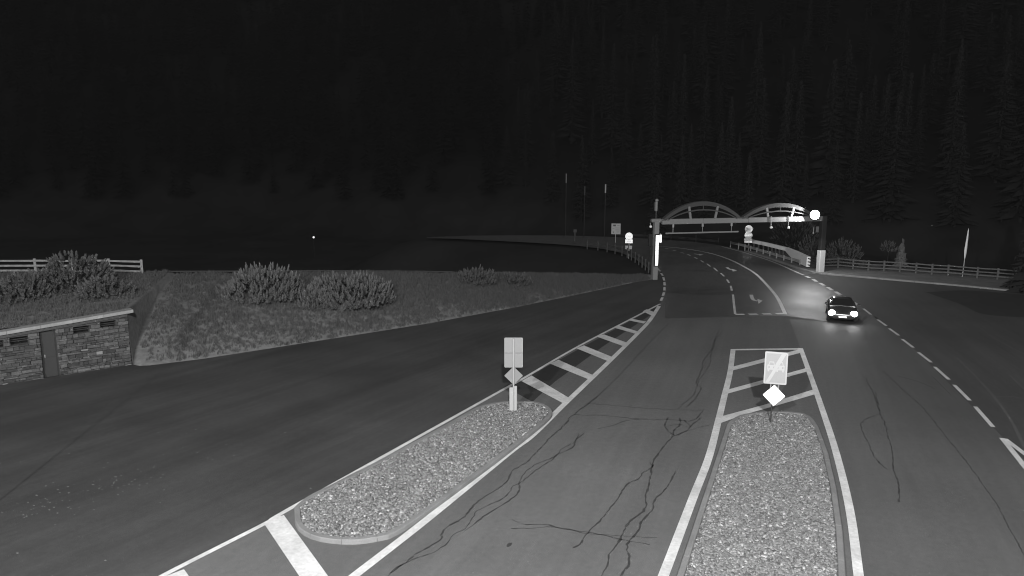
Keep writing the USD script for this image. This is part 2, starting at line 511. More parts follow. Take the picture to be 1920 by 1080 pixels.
rightpoly = Polygon([tuple(p) for p in Gs([(1512, 513.5), (1600, 563), (1712, 652), (1862, 801), (1960, 905)])] + [(30, 5), (80, 5), (80, 10), (66, 40), (52, 53)] + [tuple(p) for p in right_edge[:0:-1]]).buffer(0).intersection(PAVED.buffer(-.02))
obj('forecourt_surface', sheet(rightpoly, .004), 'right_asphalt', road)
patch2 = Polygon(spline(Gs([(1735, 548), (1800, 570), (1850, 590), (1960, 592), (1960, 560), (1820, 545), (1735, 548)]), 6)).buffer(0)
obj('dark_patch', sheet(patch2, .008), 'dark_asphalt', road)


def line(px, width, name='lane_line', curve=True, mat='road_paint', z=.012, cap='flat', jitter=0.0):
    g = Gs(px)
    g = spline(g) if curve and len(g) > 2 else g
    if jitter:
        g = np.vstack([spline(g, 4)]) + nrng.normal(0, jitter, (len(spline(g, 4)), 2))
    poly = LineString(g).buffer(width / 2, cap_style=cap, join_style='mitre')
    return obj(name, sheet(poly, z), mat, road)


def quad(px, name='hatch_stripe', mat='road_paint', z=.012):
    return obj(name, sheet(Polygon(Gs(px)).buffer(0), z), mat, road)


line([(200, 1140), (307, 1079), (499, 981), (551, 950), (850, 783), (951, 726.6), (981, 710), (1084, 650), (1178, 601), (1238, 570)], .17)
line([(590, 1140), (664.6, 1080), (800, 975), (954, 850), (1000, 815), (1063, 753.5), (1147.7, 672.7), (1199, 622), (1219, 600), (1236, 574)], .27, z=.0122)
Z6 = lambda l: [(850 + x * .23438, 600 + y * .23438) for x, y in l]
for q in ([(545, 490), (625, 445), (938, 632), (886, 672)], [(772, 350), (842, 320), (1135, 450), (1092, 480)], [(985, 228), (1045, 205), (1285, 303), (1240, 332)],
          [(1145, 133), (1205, 117), (1393, 184), (1358, 210)], [(1285, 62), (1327, 46), (1482, 95), (1452, 110)], [(1398, 3), (1432, -8), (1543, 14), (1523, 29)]):
    quad(Z6(q), z=.0116)
quad([(1205, 584), (1213, 580), (1228, 586), (1222, 592)], z=.0116)
quad([(497, 985), (532, 966), (640, 1115), (584, 1115)], z=.0116)
quad([(305, 1083), (345, 1068), (470, 1240), (400, 1240)], z=.0116)
# splitter island two
line([(1227, 1120), (1244, 1080), (1299, 935), (1329, 858), (1347, 789), (1358, 744), (1369, 698), (1374.5, 655.5)], .27)
line([(1616, 1120), (1610, 1080), (1592.6, 952.6), (1566, 843), (1539, 760), (1519, 703), (1501, 653)], .25)
line([(1372, 656), (1502, 654.5)], .30, z=.0116)
Z7 = lambda l: [(1300 + x * .2222, 620 + y * .2222) for x, y in l]
for q in ([(322, 340), (322, 308), (898, 158), (912, 186)], [(290, 533), (296, 498), (958, 316), (964, 345)], [(228, 782), (246, 722), (590, 630), (1022, 495), (1038, 535), (700, 634), (420, 712)]):
    quad(Z7(q), z=.0118)
Z1 = lambda l: [(1100 + x * .28125, 340 + y * .28125) for x, y in l]
# turning lane box
line(Z1([(1325, 887), (1270, 775), (1200, 690), (1130, 620), (1050, 570), (960, 525), (850, 487), (740, 463), (640, 448), (540, 438), (460, 432)]), .26)
for d in ([(990, 885), (983, 830), (975, 755)], [(968, 730), (960, 697)], [(950, 678), (935, 655)], [(917, 634), (893, 612)], [(873, 600), (847, 577)], [(825, 568), (802, 550)], [(780, 541), (760, 527)],
          [(738, 518), (718, 505)], [(692, 496), (672, 486)], [(648, 480), (625, 473)], [(598, 465), (575, 459)], [(545, 452), (520, 446)]):
    line(Z1(d), .17, 'lane_dash')
for d in ([(990, 888), (1052, 888)], [(1080, 887), (1140, 886)], [(1172, 885), (1230, 884)], [(1262, 883), (1320, 882)]):
    line(Z1(d), .42, 'lane_dash', z=.0116)
line(Z1([(900, 435), (960, 450), (1100, 490), (1250, 541), (1400, 606), (1447, 626)]), .2)
for d in ([(1457, 630), (1490, 647)], [(1503, 650), (1537, 672)], [(1550, 675), (1588, 698)], [(1600, 702), (1642, 730)], [(1652, 732), (1697, 760)], [(1707, 764), (1755, 795)], [(1770, 802), (1820, 835)]):
    d = [(d[0][0] * .86 + d[1][0] * .14, d[0][1] * .86 + d[1][1] * .14), (d[1][0] * .88 + d[0][0] * .12, d[1][1] * .88 + d[0][1] * .12)]
    line(Z1(d), .31, 'lane_dash')
for d in ([(1619, 579), (1633, 590)], [(1645.5, 599.5), (1661.8, 611)], [(1667, 616), (1685.5, 629.3)], [(1691.5, 636), (1712.5, 652)], [(1721.5, 660.5), (1745.8, 679.6)], [(1752.5, 688.2), (1779.2, 712)], [(1789, 722), (1818, 751)], [(1828.5, 762.7), (1862, 801)]):
    line(d, .17, 'lane_dash')
line([(1879, 822), (1930, 886), (1990, 962)], .2)
line([(1884, 823), (1935, 862), (2000, 912)], .2, z=.0116)
for d in ([(470, 578), (490, 600)], [(495, 612), (507, 630)], [(511, 640), (517, 662)], [(518, 672), (520, 694)], [(519, 706), (518, 728)], [(516, 740), (508, 764)], [(505, 775), (495, 797)]):
    line(Z1(d), .2, 'lane_dash')


def arrow(stem, head, w):
    s = LineString(spline(Gs(Z1(stem)), 5)).buffer(w / 2, cap_style='flat', join_style='round')
    return obj('turn_arrow', sheet(unary_union([s, Polygon(Gs(Z1(head)))]), .012), 'road_paint', road)


arrow([(1097, 757), (1103, 778), (1116, 793), (1142, 799)], [(1138, 784), (1172, 797), (1146, 817)], .28)
arrow([(934, 573), (948, 584), (972, 592)], [(966, 583), (1003, 595), (974, 602)], .30)
arrow([(718, 484), (734, 486), (752, 489)], [(748, 484), (778, 490), (752, 495)], .32)

# bitumen-sealed cracks
Z1b = lambda l: [(850 + x * .3148, 740 + y * .3148) for x, y in l]
Z3b = lambda l: [(700 + x * .2778, 780 + y * .2778) for x, y in l]
Z3c = lambda l: [(1560 + x * .2963, 640 + y * .2963) for x, y in l]
Z3d = lambda l: [(1560 + x * .426, 620 + y * .426) for x, y in l]
cracks = [
    (Z6([(1720, 30), (1560, 190), (1390, 380), (1205, 565), (1080, 665), (1010, 720)]), .03),
    (Z1b([(860, 10), (790, 65), (745, 95), (720, 120), (695, 130), (680, 160), (625, 215), (560, 270), (540, 300), (480, 355), (440, 400), (380, 435)]) + Z3b([(940, 365), (920, 410), (890, 455), (800, 515), (710, 575), (650, 635), (600, 690), (490, 755), (465, 800), (460, 830), (400, 870), (270, 945), (220, 990), (130, 1040), (100, 1085)]), .05),
    (Z3b([(1420, 120), (1370, 160), (1345, 210), (1240, 265), (1205, 300), (1130, 345), (1060, 400), (1010, 440), (985, 455), (985, 500), (960, 540), (890, 590), (780, 655), (700, 715), (620, 775)]), .045),
    (Z3b([(1385, 118), (1360, 175), (1280, 215), (1240, 265), (1190, 290), (1100, 325), (1055, 355), (1010, 400), (985, 450), (935, 485), (910, 530), (830, 580), (710, 635), (660, 700), (615, 765), (540, 800), (480, 875), (370, 935), (220, 990), (120, 1060)]), .04),
    (Z1b([(1310, 240), (1270, 290), (1220, 350), (1195, 390), (1185, 430), (1170, 490), (1160, 560), (1145, 600), (1150, 660), (1130, 700), (1060, 750), (1020, 800), (1000, 850), (970, 900), (925, 960), (920, 1010), (875, 1090)]), .055),
    (Z1b([(1175, 405), (1185, 435), (1130, 465), (1105, 500), (1040, 530), (1000, 580), (975, 630), (930, 680), (880, 740), (820, 805), (780, 850), (755, 890), (720, 912)]), .05),
    (Z1b([(1325, 455), (1290, 520), (1250, 580), (1195, 635), (1185, 690), (1130, 745), (1105, 800), (1080, 840), (1040, 880), (1030, 910), (1050, 970), (1040, 1020), (985, 1090)]), .05),
    (Z1b([(350, 745), (430, 773), (560, 775), (605, 790), (700, 805), (790, 830), (900, 840), (1000, 865), (1090, 880), (1165, 893)]), .05),
    (Z1b([(350, 795), (480, 797), (600, 790), (780, 820), (950, 840), (1210, 855)]), .03),
    (Z1b([(725, 120), (880, 125), (1000, 135), (1100, 145), (1280, 150), (1400, 155)]), .05),
    (Z1b([(780, 50), (960, 65), (1150, 82), (1330, 90), (1480, 95)]), .03),
    (Z1b([(860, 205), (960, 180), (1030, 155), (1100, 148)]), .04),
    (Z1b([(1280, 135), (1262, 190), (1300, 235), (1325, 243), (1370, 225), (1410, 190), (1375, 155)]), .05),
    (Z1b([(1350, 140), (1350, 180), (1310, 220), (1320, 243)]), .05),
    (Z1b([(1490, 90), (1450, 140), (1400, 160)]), .05), (Z1b([(1470, 140), (1410, 190)]), .05), (Z1b([(1270, 190), (1340, 175), (1400, 195)]), .03), (Z1b([(1330, 240), (1430, 205), (1530, 180)]), .03),
    (Z7([(240, 20), (180, 80), (170, 140), (80, 260), (75, 310), (40, 400), (22, 440), (65, 490), (0, 590), (-60, 650)]), .05),
    (Z7([(215, 0), (185, 60), (150, 190), (140, 280), (50, 420), (30, 470), (0, 545), (-25, 570), (-130, 660)]), .035),
    (Z3c([(215, 240), (240, 290), (270, 350), (300, 450), (335, 520), (350, 600), (370, 650), (388, 750), (390, 810), (420, 900), (428, 1015)]), .045),
    (Z3c([(275, 320), (290, 390), (300, 440)]), .05),
    (Z3c([(300, 460), (220, 490), (185, 520), (190, 570), (230, 640), (260, 720), (300, 770), (347, 810)]), .04),
    (Z3d([(220, 175), (300, 250), (400, 340), (480, 440), (570, 550), (650, 660), (740, 790), (870, 1040)]), .03),
]
for px, w in cracks:
    g = spline(Gs(px), 5)
    g = g + nrng.normal(0, .012, g.shape)
    g = np.array([LineString(g).interpolate(q, normalized=True).coords[0] for q in np.linspace(0, 1, max(4, int(LineString(g).length / .16)))])
    g = g + nrng.normal(0, .009, g.shape)
    wd = w * (.42 + .2 * nrng.standard_normal(len(g)).clip(-1.2, 1.6))
    seg = unary_union([LineString([a, b]).buffer(max(r_, .009), quad_segs=2) for a, b, r_ in zip(g[:-1], g[1:], wd)])
    obj('crack_seal', sheet(seg, .008), 'crack_sealant', road)
for px, w in ((Z3d([(550, 120), (640, 210), (720, 300), (790, 400), (850, 520)]), .12), (Z3d([(290, 200), (380, 225), (450, 255)]), .08), (Z3d([(440, 200), (520, 280)]), .06),
              (Z3d([(690, 20), (780, 70), (900, 130)]), .12), (Z3d([(720, 290), (800, 292), (900, 310)]), .1), (Z3d([(780, 195), (880, 290)]), .1)):
    obj('tyre_track', sheet(LineString(spline(Gs(px), 6)).buffer(w / 2), .0086), 'tyre_mark', road)
obj('oil_stain', sheet(Polygon(spline(Gs([(950, 1022), (955, 1018), (960, 1019), (957, 1024), (951, 1026), (950, 1022)]), 4)), .0084), 'crack_sealant', road)

# ------------------------------------------------------------------ traffic islands: kerb stones round a bed of pebbles
PEB = []
for k in range(6):
    s = trimesh.creation.icosphere(1, 1.0)
    s.vertices = s.vertices * (.75 + .5 * nrng.random((len(s.vertices), 1))) * np.array([1.0, .8 + .2 * nrng.random(), .6])
    PEB.append(meshkit.arrays(s))


def pebbles(parent, poly, z, n, r0, r1):
    x0, y0, x1, y1 = poly.bounds
    P = nrng.random((n * 3, 2)) * [x1 - x0, y1 - y0] + [x0, y0]
    P = P[shapely.contains_xy(poly, P[:, 0], P[:, 1])][:n]
    path = numbered(path_of(parent), 'gravel')
    pi = UsdGeom.PointInstancer.Define(stage, path)
    rel = pi.CreatePrototypesRel()
    for k in range(8):
        v, f, _ = PEB[k % 6]
        rel.AddTarget(usdkit.mesh(stage, f'{path}/pebble_{k:03d}' if k else f'{path}/pebble', (v, f), M[f'pebble_{k}'], smooth=True).GetPath())
    N = len(P)
    w = np.array([.09, .13, .17, .19, .17, .12, .08, .05])
    pi.CreateProtoIndicesAttr(Vt.IntArray.FromNumpy(nrng.choice(8, N, p=w / w.sum()).astype(np.int32)))
    lift = .035 * (meshkit.fbm(np.column_stack([P * .7, P[:, 0] * 0]), 2, 9) - .3)
    pi.CreatePositionsAttr(Vt.Vec3fArray.FromNumpy(np.column_stack([P, z + lift + nrng.random(N) * .03]).astype(np.float32)))
    r = r0 + (r1 - r0) * nrng.random(N) ** 2.0
    pi.CreateScalesAttr(Vt.Vec3fArray.FromNumpy(np.repeat(r[:, None], 3, 1).astype(np.float32)))
    q = nrng.normal(0, 1, (N, 4)) * [1, .3, .3, 1]; q /= np.linalg.norm(q, axis=1, keepdims=True)
    pi.CreateOrientationsAttr(Vt.QuathArray([Gf.Quath(float(a), float(b), float(c), float(d)) for a, b, c, d in q]))
    tag(pi, 'grey and pale rounded pebbles filling the kerbed island', kind='stuff')


def island(outline, label, kerb, n, z=.14, bed=.085):
    t = thing('traffic_island', label, 'traffic island')
    outer = Polygon(outline).buffer(0)
    ring = outer.exterior
    inner = outer.buffer(-kerb)
    obj('island_bed', prism(inner.buffer(.02), 0, bed), 'pebble_1', t)
    L, k = ring.length, 0
    n_st = int(L / 1.0)
    for q in range(n_st):
        s0, s1 = L * q / n_st + .006, L * (q + 1) / n_st - .006
        seg = [np.array(ring.interpolate(s).coords[0]) for s in np.linspace(s0, s1, 4)]
        inn = []
        for s, p in zip(np.linspace(s0, s1, 4), seg):
            a, b = np.array(ring.interpolate(max(s - .05, 0)).coords[0]), np.array(ring.interpolate(min(s + .05, L)).coords[0])
            d = (b - a) / np.linalg.norm(b - a); nn = np.array([-d[1], d[0]])
            if not outer.contains(Point(*(p + nn * .05))):
                nn = -nn
            inn.append((p, nn))
        h = z + rng.uniform(-.006, .006)
        prof = [(0, -.05), (.015, h - .02), (.035, h), (kerb - .015, h), (kerb, h - .02), (kerb, 0)]
        v, f = [], []
        for p, nn in inn:
            for o, hz in prof:
                v.append([*(p + nn * o), hz])
        m_ = len(prof)
        for i_ in range(3):
            for j in range(m_ - 1):
                a = i_ * m_ + j
                f.append([a, a + 1, a + m_ + 1, a + m_])
        v = np.array(v); f = np.array(f)
        caps = np.array([[0, 1, 2, 3], [0, 3, 4, 5]] + [[3 * m_ + c for c in (3, 2, 1, 0)], [3 * m_ + c for c in (5, 4, 3, 0)]])
        obj('kerb_stone', (v, np.vstack([f, caps])), 'kerb_concrete', t)
    pebbles(t, outer.buffer(-kerb - .03), bed, n, .018, .060)
    return t


isl1 = spline(Gs([(551, 958), (556, 992), (588, 1013), (646, 1021.5), (701, 1017), (757, 997), (880, 908), (960, 847), (1025, 794), (1036, 779), (1030, 768), (1010, 759.5), (975, 756.5), (935, 758.5), (895, 768), (850, 793), (740, 853), (640, 905), (577, 937), (551, 958)]), 5)
island(isl1, 'long teardrop pebble island between the two white lines left of the lane', .19, 21000)
k2 = lambda l: Gs(l, .14)
left2 = k2([(1363, 793), (1330, 893), (1267, 1080)]); right2 = k2([(1536, 801), (1554, 849), (1569, 914), (1581, 997), (1587, 1080)])
dl, dr_ = (left2[-1] - left2[-2]) / np.linalg.norm(left2[-1] - left2[-2]), (right2[-1] - right2[-2]) / np.linalg.norm(right2[-1] - right2[-2])
isl2 = np.vstack([left2[-1] + dl * 4.0, left2[::-1], spline(k2([(1363, 793), (1382, 779.5), (1410, 773), (1447, 770), (1498, 773), (1521.5, 781), (1536, 801)]), 5)[1:-1], right2, right2[-1] + dr_ * 4.0])
island(isl2, 'wide pebble island with rounded far end in the middle of the plaza', .19, 50000)


# loose grit and leaves lying on the lot
gp_ = np.vstack([nrng.normal(0, 1, (90, 2)) * [1.6, .5], nrng.normal(0, 1, (40, 2)) * [3.5, 3.0]])
gc = np.vstack([np.repeat([G(150, 930)[:2]], 90, 0), np.repeat([G(300, 880)[:2]], 40, 0)])
gr_ = math.radians(52)
gp_ = gc + gp_ @ np.array([[math.cos(gr_), math.sin(gr_)], [-math.sin(gr_), math.cos(gr_)]])
V, F = [], []
for q_ in gp_:
    v_, f_, _ = PEB[rng.randrange(6)]
    F.append(f_ + sum(len(x) for x in V)); V.append(v_ * rng.uniform(.006, .018) * [1.6, 1, .4] + [*q_, .008])
tag(obj('grit', (np.vstack(V), np.vstack(F)), 'pebble_6'), 'pale grit and leaf scraps scattered on the lot', 'grit', kind='stuff')

# ------------------------------------------------------------------ signs on posts
def plate(w, h, t, r=.05):
    p = sbox(-w / 2 + r, -h / 2 + r, w / 2 - r, h / 2 - r).buffer(r, quad_segs=4)
    m = trimesh.creation.extrude_polygon(p, t, engine='earcut')
    m.apply_transform(np.array([[1, 0, 0, 0], [0, 0, 1, -t], [0, 1, 0, 0], [0, 0, 0, 1]]))     # upright, front towards -y at y = -t.. 0
    return m


def poly_plate(poly, t):
    m = trimesh.creation.extrude_polygon(poly, t, engine='earcut')
    m.apply_transform(np.array([[1, 0, 0, 0], [0, 0, 1, -t], [0, 1, 0, 0], [0, 0, 0, 1]]))
    return m


def mv(m, x, y, z):
    m = m.copy(); m.apply_translation([x, y, z]); return m


def face_cam(xy, extra=0.0):
    return -math.degrees(math.atan2(xy[0], xy[1])) + extra


diamond = lambda r: Polygon([(0, -r), (r, 0), (0, r), (-r, 0)]).buffer(-.03).buffer(.03, quad_segs=3)

# island one: seen from behind
b1 = G(963, 769, .12); s1 = math.hypot(b1[0], b1[1])
Z = lambda py, px=963: at_depth(px, py, b1)[2] - b1[2]
W = lambda n: n * s1 / FOC * 1.02
t = thing('road_sign', 'back of a rectangular road sign over a diamond plate on the left pebble island', 'road sign', b1, face_cam(b1))
zt, zb = Z(633.5), Z(689.5)
obj('post', [rod((0, 0, -.1), (0, 0, zt - .04), .035)], 'galvanised', t, smooth=40)
obj('sign_panel', mv(plate(W(35.5), zt - zb, .025), 0, -.04 + .10, (zt + zb) / 2), 'sign_back', t)
obj('bracket', bx(W(34), .03, .05, (0, .02, Z(662))), 'gantry_steel', t)
obj('bracket', bx(.05, .03, (zt - zb) * .97, (0, .015, (zt + zb) / 2)), 'gantry_steel', t)
obj('diamond_plate', mv(poly_plate(diamond(W(18)), .02), 0, .07, Z(705)), 'gantry_steel', t)
obj('post_sleeve', [cbx(W(8), .16, Z(726) + .08, (-W(4.2), 0, (Z(726) - .08) / 2), .02), cbx(W(6), .10, Z(724) + .08, (W(3.6), .03, (Z(724) - .08) / 2), .02)], 'galvanised', t)

# island two: facing the camera
b2 = G(1444.5, 793, .12)
lean = thing('road_sign', 'end of no overtaking sign over a bright white diamond on the middle pebble island', 'road sign', b2, face_cam(b2, 4))
d2 = math.hypot(b2[0], b2[1]); W2 = lambda n: n * d2 / FOC * 1.02
Z2 = lambda px, py: at_depth(px, py, b2)[2] - b2[2]
LX = .045                                            # the post leans to the right going up


def X2(px, py):
    p = at_depth(px, py, b2) - b2
    a = -math.radians(face_cam(b2, 4))
    return p[0] * math.cos(a) - p[1] * math.sin(a)


top2, bot2 = Z2(1455, 659.5), Z2(1454, 720)
obj('post', [rod((0, 0, -.1), (X2(1455, 664), .03, top2 - .05), .03)], 'pole_dark', lean, smooth=40)
cz, cx_ = (top2 + bot2) / 2, X2(1454.5, 690)
h2, w2 = top2 - bot2, W2(38.5)
tilt = np.eye(4)


def put(m, x, y, z, back=0.0):
    m = m.copy(); m.apply_transform(trimesh.transformations.rotation_matrix(back, [1, 0, 0])); m.apply_transform(tilt); m.apply_translation([x, y, z]); return m


obj('sign_panel', put(plate(w2, h2, .03), cx_, -.02, cz), 'sheeting_pale', lean)
sp = obj('sign_field', put(plate(w2 * .87, h2 * .90, .006, .03), cx_, -.052, cz), 'sheeting_grey', lean)
band = Polygon([(-.42 * w2, -.45 * h2), (-.26 * w2, -.45 * h2), (.42 * w2, .45 * h2), (.22 * w2, .45 * h2), (.0, .16 * h2), (-.16 * w2, -.12 * h2)]).intersection(sbox(-.43 * w2, -.45 * h2, .43 * w2, .45 * h2))
obj('diagonal_band', put(poly_plate(band, .004), cx_, -.060, cz), 'sheeting_pale', lean)


def car_icon(s):
    body = sbox(-.5 * s, -.22 * s, .5 * s, .16 * s).buffer(.04 * s)
    roof = Polygon([(-.42 * s, .16 * s), (-.27 * s, .52 * s), (.27 * s, .52 * s), (.42 * s, .16 * s)])
    legs = unary_union([sbox(-.46 * s, -.42 * s, -.26 * s, -.2 * s), sbox(.26 * s, -.42 * s, .46 * s, -.2 * s)])
    holes = unary_union([Polygon([(-.30 * s, .19 * s), (-.2 * s, .43 * s), (.2 * s, .43 * s), (.30 * s, .19 * s)]), Point(-.3 * s, -.02 * s).buffer(.1 * s), Point(.3 * s, -.02 * s).buffer(.1 * s)])
    return unary_union([body, roof, legs]).difference(holes)


for k, sx in enumerate((-.19, .19)):
    ic = shapely.affinity.scale(car_icon(.35 * w2), 1.0, 1.45, origin=(0, 0))
    obj('car_symbol', put(poly_plate(ic, .004), cx_ + sx * w2, -.066, cz + .03 * h2), 'sheeting_pale', lean)
for sx in (-.17, .17):
    obj('bracket', put(bx(W2(2.2), .03, .3), cx_ + sx * w2, .02, bot2 - .05), 'gantry_steel', lean)
obj('diamond_plate', put(poly_plate(diamond(W2(19.2)), .02), X2(1451, 740.7), -.05, Z2(1451, 740.7), -.12), 'sheeting_white', lean)

# far signs
def far_sign(name, label, base_px, base_z, depth_px, plates, post=.045):
    b = G(*depth_px); d = math.hypot(*b[:2])
    base = np.array([b[0], b[1], base_z])
    t = thing(name, label, 'road sign', base, face_cam(b))
    Wf = lambda n: n * d / FOC * 1.02
    tops = []
    def zf(py): return at_depth(depth_px[0], py, b)[2] - base_z
    def xf(px): return (px - depth_px[0]) * d / FOC
    for kind, cx, cy, w, h, mat in plates:
        if kind == 'disc':
            sh = Point(0, 0).buffer(Wf(w) / 2, quad_segs=8)
            obj('sign_disc', mv(poly_plate(sh, .03), xf(cx), -.06, zf(cy)), mat, t)
            rg = Point(0, 0).buffer(Wf(w) * .34).difference(Point(0, 0).buffer(Wf(w) * .31))
        else:
            obj('sign_plate', mv(plate(Wf(w), zf(cy - h / 2) - zf(cy + h / 2), .03, .04), xf(cx), -.06, zf(cy)), mat, t)
        tops.append(zf(cy - h / 2))
    obj('post', rod((0, 0, -.3), (0, 0, max(tops) - .05), post), 'galvanised', t)
    return t, Wf, zf, xf


def marks(t, Wf, zf, xf, rects, mat):
    for cx, cy, w, h in rects:
        obj('print', bx(Wf(w), .004, Wf(h), (xf(cx), -.094, zf(cy))), mat, t)


t, Wf, zf, xf = far_sign('road_sign', 'small round sign over a rectangular plate left of the gantry post', None, -.2, (1179, 479.5),
    [('disc', 1178.5, 443, 13.6, 13, 'sheeting_white'), ('rect', 1178.5, 452.3, 13.6, 7, 'sheeting_white'), ('rect', 1174.6, 463.8, 5, 6.5, 'print_mid'), ('rect', 1182, 463.8, 5, 6.5, 'print_mid')])
obj('print', mv(poly_plate(Point(0, 0).buffer(Wf(5.6)).difference(Point(0, 0).buffer(Wf(4.7))), .004), 0, -.092, zf(443)), 'sheeting_light', t)
marks(t, Wf, zf, xf, [(1177, 443.2, 2.0, 3.0), (1180.3, 443.2, 2.4, 3.0)], 'sheeting_light')
marks(t, Wf, zf, xf, [(1178.5, 452.3, 7.5, 2.2)], 'sheeting_light')
t, Wf, zf, xf = far_sign('road_sign', 'two round signs over a rectangular plate by the far end of the parapet', None, -.2, (1403, 469),
    [('disc', 1401.8, 429.3, 13, 13, 'sheeting_white'), ('disc', 1402, 441, 13, 13, 'sheeting_white'), ('rect', 1402, 450.6, 13, 8, 'sheeting_white')])
for cy in (429.3, 441):
    obj('print', mv(poly_plate(Point(0, 0).buffer(Wf(5.2)).difference(Point(0, 0).buffer(Wf(4.4))), .004), xf(1402), -.092, zf(cy)), 'sheeting_light', t)
marks(t, Wf, zf, xf, [(1400.4, 429.3, 2.2, 4), (1403.6, 429.3, 2.2, 4), (1400.2, 441, 2.2, 3.4), (1403.4, 441, 2.2, 3.4)], 'sheeting_light')
t, Wf, zf, xf = far_sign('information_board', 'square grey information board on a pole left of the small round sign', None, -2.0, (1154, 455),
    [('rect', 1154.3, 429, 16.6, 20, 'print_mid')], .06)
marks(t, Wf, zf, xf, [(1151.5, 422.6, 5, 3)], 'print_dark')
marks(t, Wf, zf, xf, [(1158.5, 423, 4.5, 1), (1149.5, 427.8, 4, .8), (1157, 427.3, 7.6, .8), (1157, 431, 7.6, .9), (1158, 434.8, 5, .9), (1149.6, 435.4, 1.8, 3)], 'print_grey')

# ------------------------------------------------------------------ stone building in the bank
bt = thing('stone_building', 'low stone building with a flat coping and steel door set in the grass bank', 'building', (*C0, 0), math.degrees(math.atan2(DW[1], DW[0])))


def wall_hit(px, py):
    d = ray(px, py)
    n3 = np.array([NW[0], NW[1], 0])
    k = (np.array([*C0, 0]) - np.array([0, 0, CAMH])) @ n3 / (d @ n3)
    p = np.array([0, 0, CAMH]) + d * k
    return (p[:2] - C0) @ DW, p[2]


WL = 6.7
dl0, _ = wall_hit(82.6, 708.8); dr0, _ = wall_hit(112.6, 702.5); dtop = wall_hit(86, 617)[1]
holes = [(dl0, dr0, -.2, dtop)]
slots = []
for a, b, yt, yb in ((18.5, 53, 630, 640), (137, 167, 606.5, 615), (188, 217, 596.5, 605), (-14, 6, 637, 646)):
    t0, z0 = wall_hit(a, yb); t1, z1 = wall_hit(b, (yt + yb) / 2)
    slots.append((t0, t1)); zc = coping_z((t0 + t1) / 2)
    holes.append((t0, t1, zc - .72, zc - .42))
wp_ = Polygon([(-WL, -.2), (0, -.2), (0, coping_z(0) - .14), (-6, coping_z(-6) - .14), (-WL, coping_z(-WL) - .14)])
for h0, h1, z0, z1 in holes:
    wp_ = wp_.difference(sbox(h0, z0 - .1, h1, z1))
obj('wall', mv(poly_plate(wp_, .36), 0, .43, 0), 'mortar', bt)
obj('back_wall', bx(WL, .06, 3.1, (-WL / 2, .47, 1.1)), 'black_void', bt)
nst, zz, course = 0, -.05, 0
while zz < 3.0:
    ch = rng.choice((.09, .12, .15, .18, .2)); t = -WL + rng.uniform(-.2, 0)
    while t < -.02:
        w = rng.choice((rng.uniform(.16, .34), rng.uniform(.3, .7))); t1 = min(t + w, 0)
        if 0 - t1 < .12: t1 = 0
        segs = [(t, t1)]
        for h0, h1, z0, z1 in holes:
            if zz + ch > z0 + .02 and zz < z1 - .02:
                new = []
                for s0, s1_ in segs:
                    if s1_ <= h0 or s0 >= h1: new.append((s0, s1_))
                    else:
                        if s0 < h0: new.append((s0, h0))
                        if s1_ > h1: new.append((h1, s1_))
                segs = new
        for s0, s1_ in segs:
            ztop = coping_z((s0 + s1_) / 2) - .36
            top_ = min(zz + ch, ztop)
            if s1_ - s0 > .05 and top_ - zz > .03:
                dpt = rng.uniform(.07, .13)
                pale = rng.random() < .035 and s1_ - s0 < .4
                st = cbx(s1_ - s0 - .018, dpt + .06, top_ - zz - .016, ((s0 + s1_) / 2, .08 - dpt / 2, (zz + top_) / 2), .014, rz=rng.uniform(-.06, .06))
                st.vertices += nrng.normal(0, .009, st.vertices.shape)
                obj('stone', st, 'pale_stone' if pale else f'wall_stone_{rng.choice((0, 1, 1, 2, 2, 3))}', bt)
                nst += 1
        t = t1 if t1 > t else t + .2
    zz += ch
ca = np.array([-WL, 0.32]); cz_ = coping_z(ca)
obj('lintel_band', (np.array([[a, y, z - o] for a, z in zip((-WL, 0), coping_z(np.array([-WL, 0]))) for y, o in ((-.02, .34), (.3, .34), (.3, .16), (-.02, .16))]), np.array([[0, 1, 2, 3], [7, 6, 5, 4], [0, 4, 5, 1], [1, 5, 6, 2], [2, 6, 7, 3], [3, 7, 4, 0]])), 'wall_stone_1', bt)
for k in range(5):
    a0, a1 = -WL + k * (WL + .28) / 5 + .006, -WL + (k + 1) * (WL + .28) / 5 - .006
    obj('coping_slab', (np.array([[a, y, z - o] for a, z in ((a0, coping_z(a0)), (a1, coping_z(a1))) for y, o in ((-.16, .16), (.42, .16), (.42, .0), (-.16, .0))]), np.array([[0, 1, 2, 3], [7, 6, 5, 4], [0, 4, 5, 1], [1, 5, 6, 2], [2, 6, 7, 3], [3, 7, 4, 0]])), 'coping_concrete', bt)
door = obj('door', [bx(dr0 - dl0 - .06, .04, dtop + .05, ((dl0 + dr0) / 2, .28, dtop / 2 - .025)), bx(dr0 - dl0 - .1, .05, .03, ((dl0 + dr0) / 2, .27, dtop * .4))], 'door_metal', bt)
obj('handle', [bx(.03, .06, .14, (dl0 + .16, .24, 1.05))], 'galvanised', door)
obj('door_frame', [bx(.06, .1, dtop, (dl0 + .028, .25, dtop / 2)), bx(.06, .1, dtop, (dr0 - .028, .25, dtop / 2)), bx(dr0 - dl0, .1, .06, ((dl0 + dr0) / 2, .25, dtop - .028))], 'dark_metal', bt)
for t0, t1 in slots:
    zc = coping_z((t0 + t1) / 2)
    obj('vent_slot', [bx(t1 - t0 - .02, .02, .05, ((t0 + t1) / 2, .3, zc - .57 + o_)) for o_ in (-.09, 0, .09)], 'dark_metal', bt)
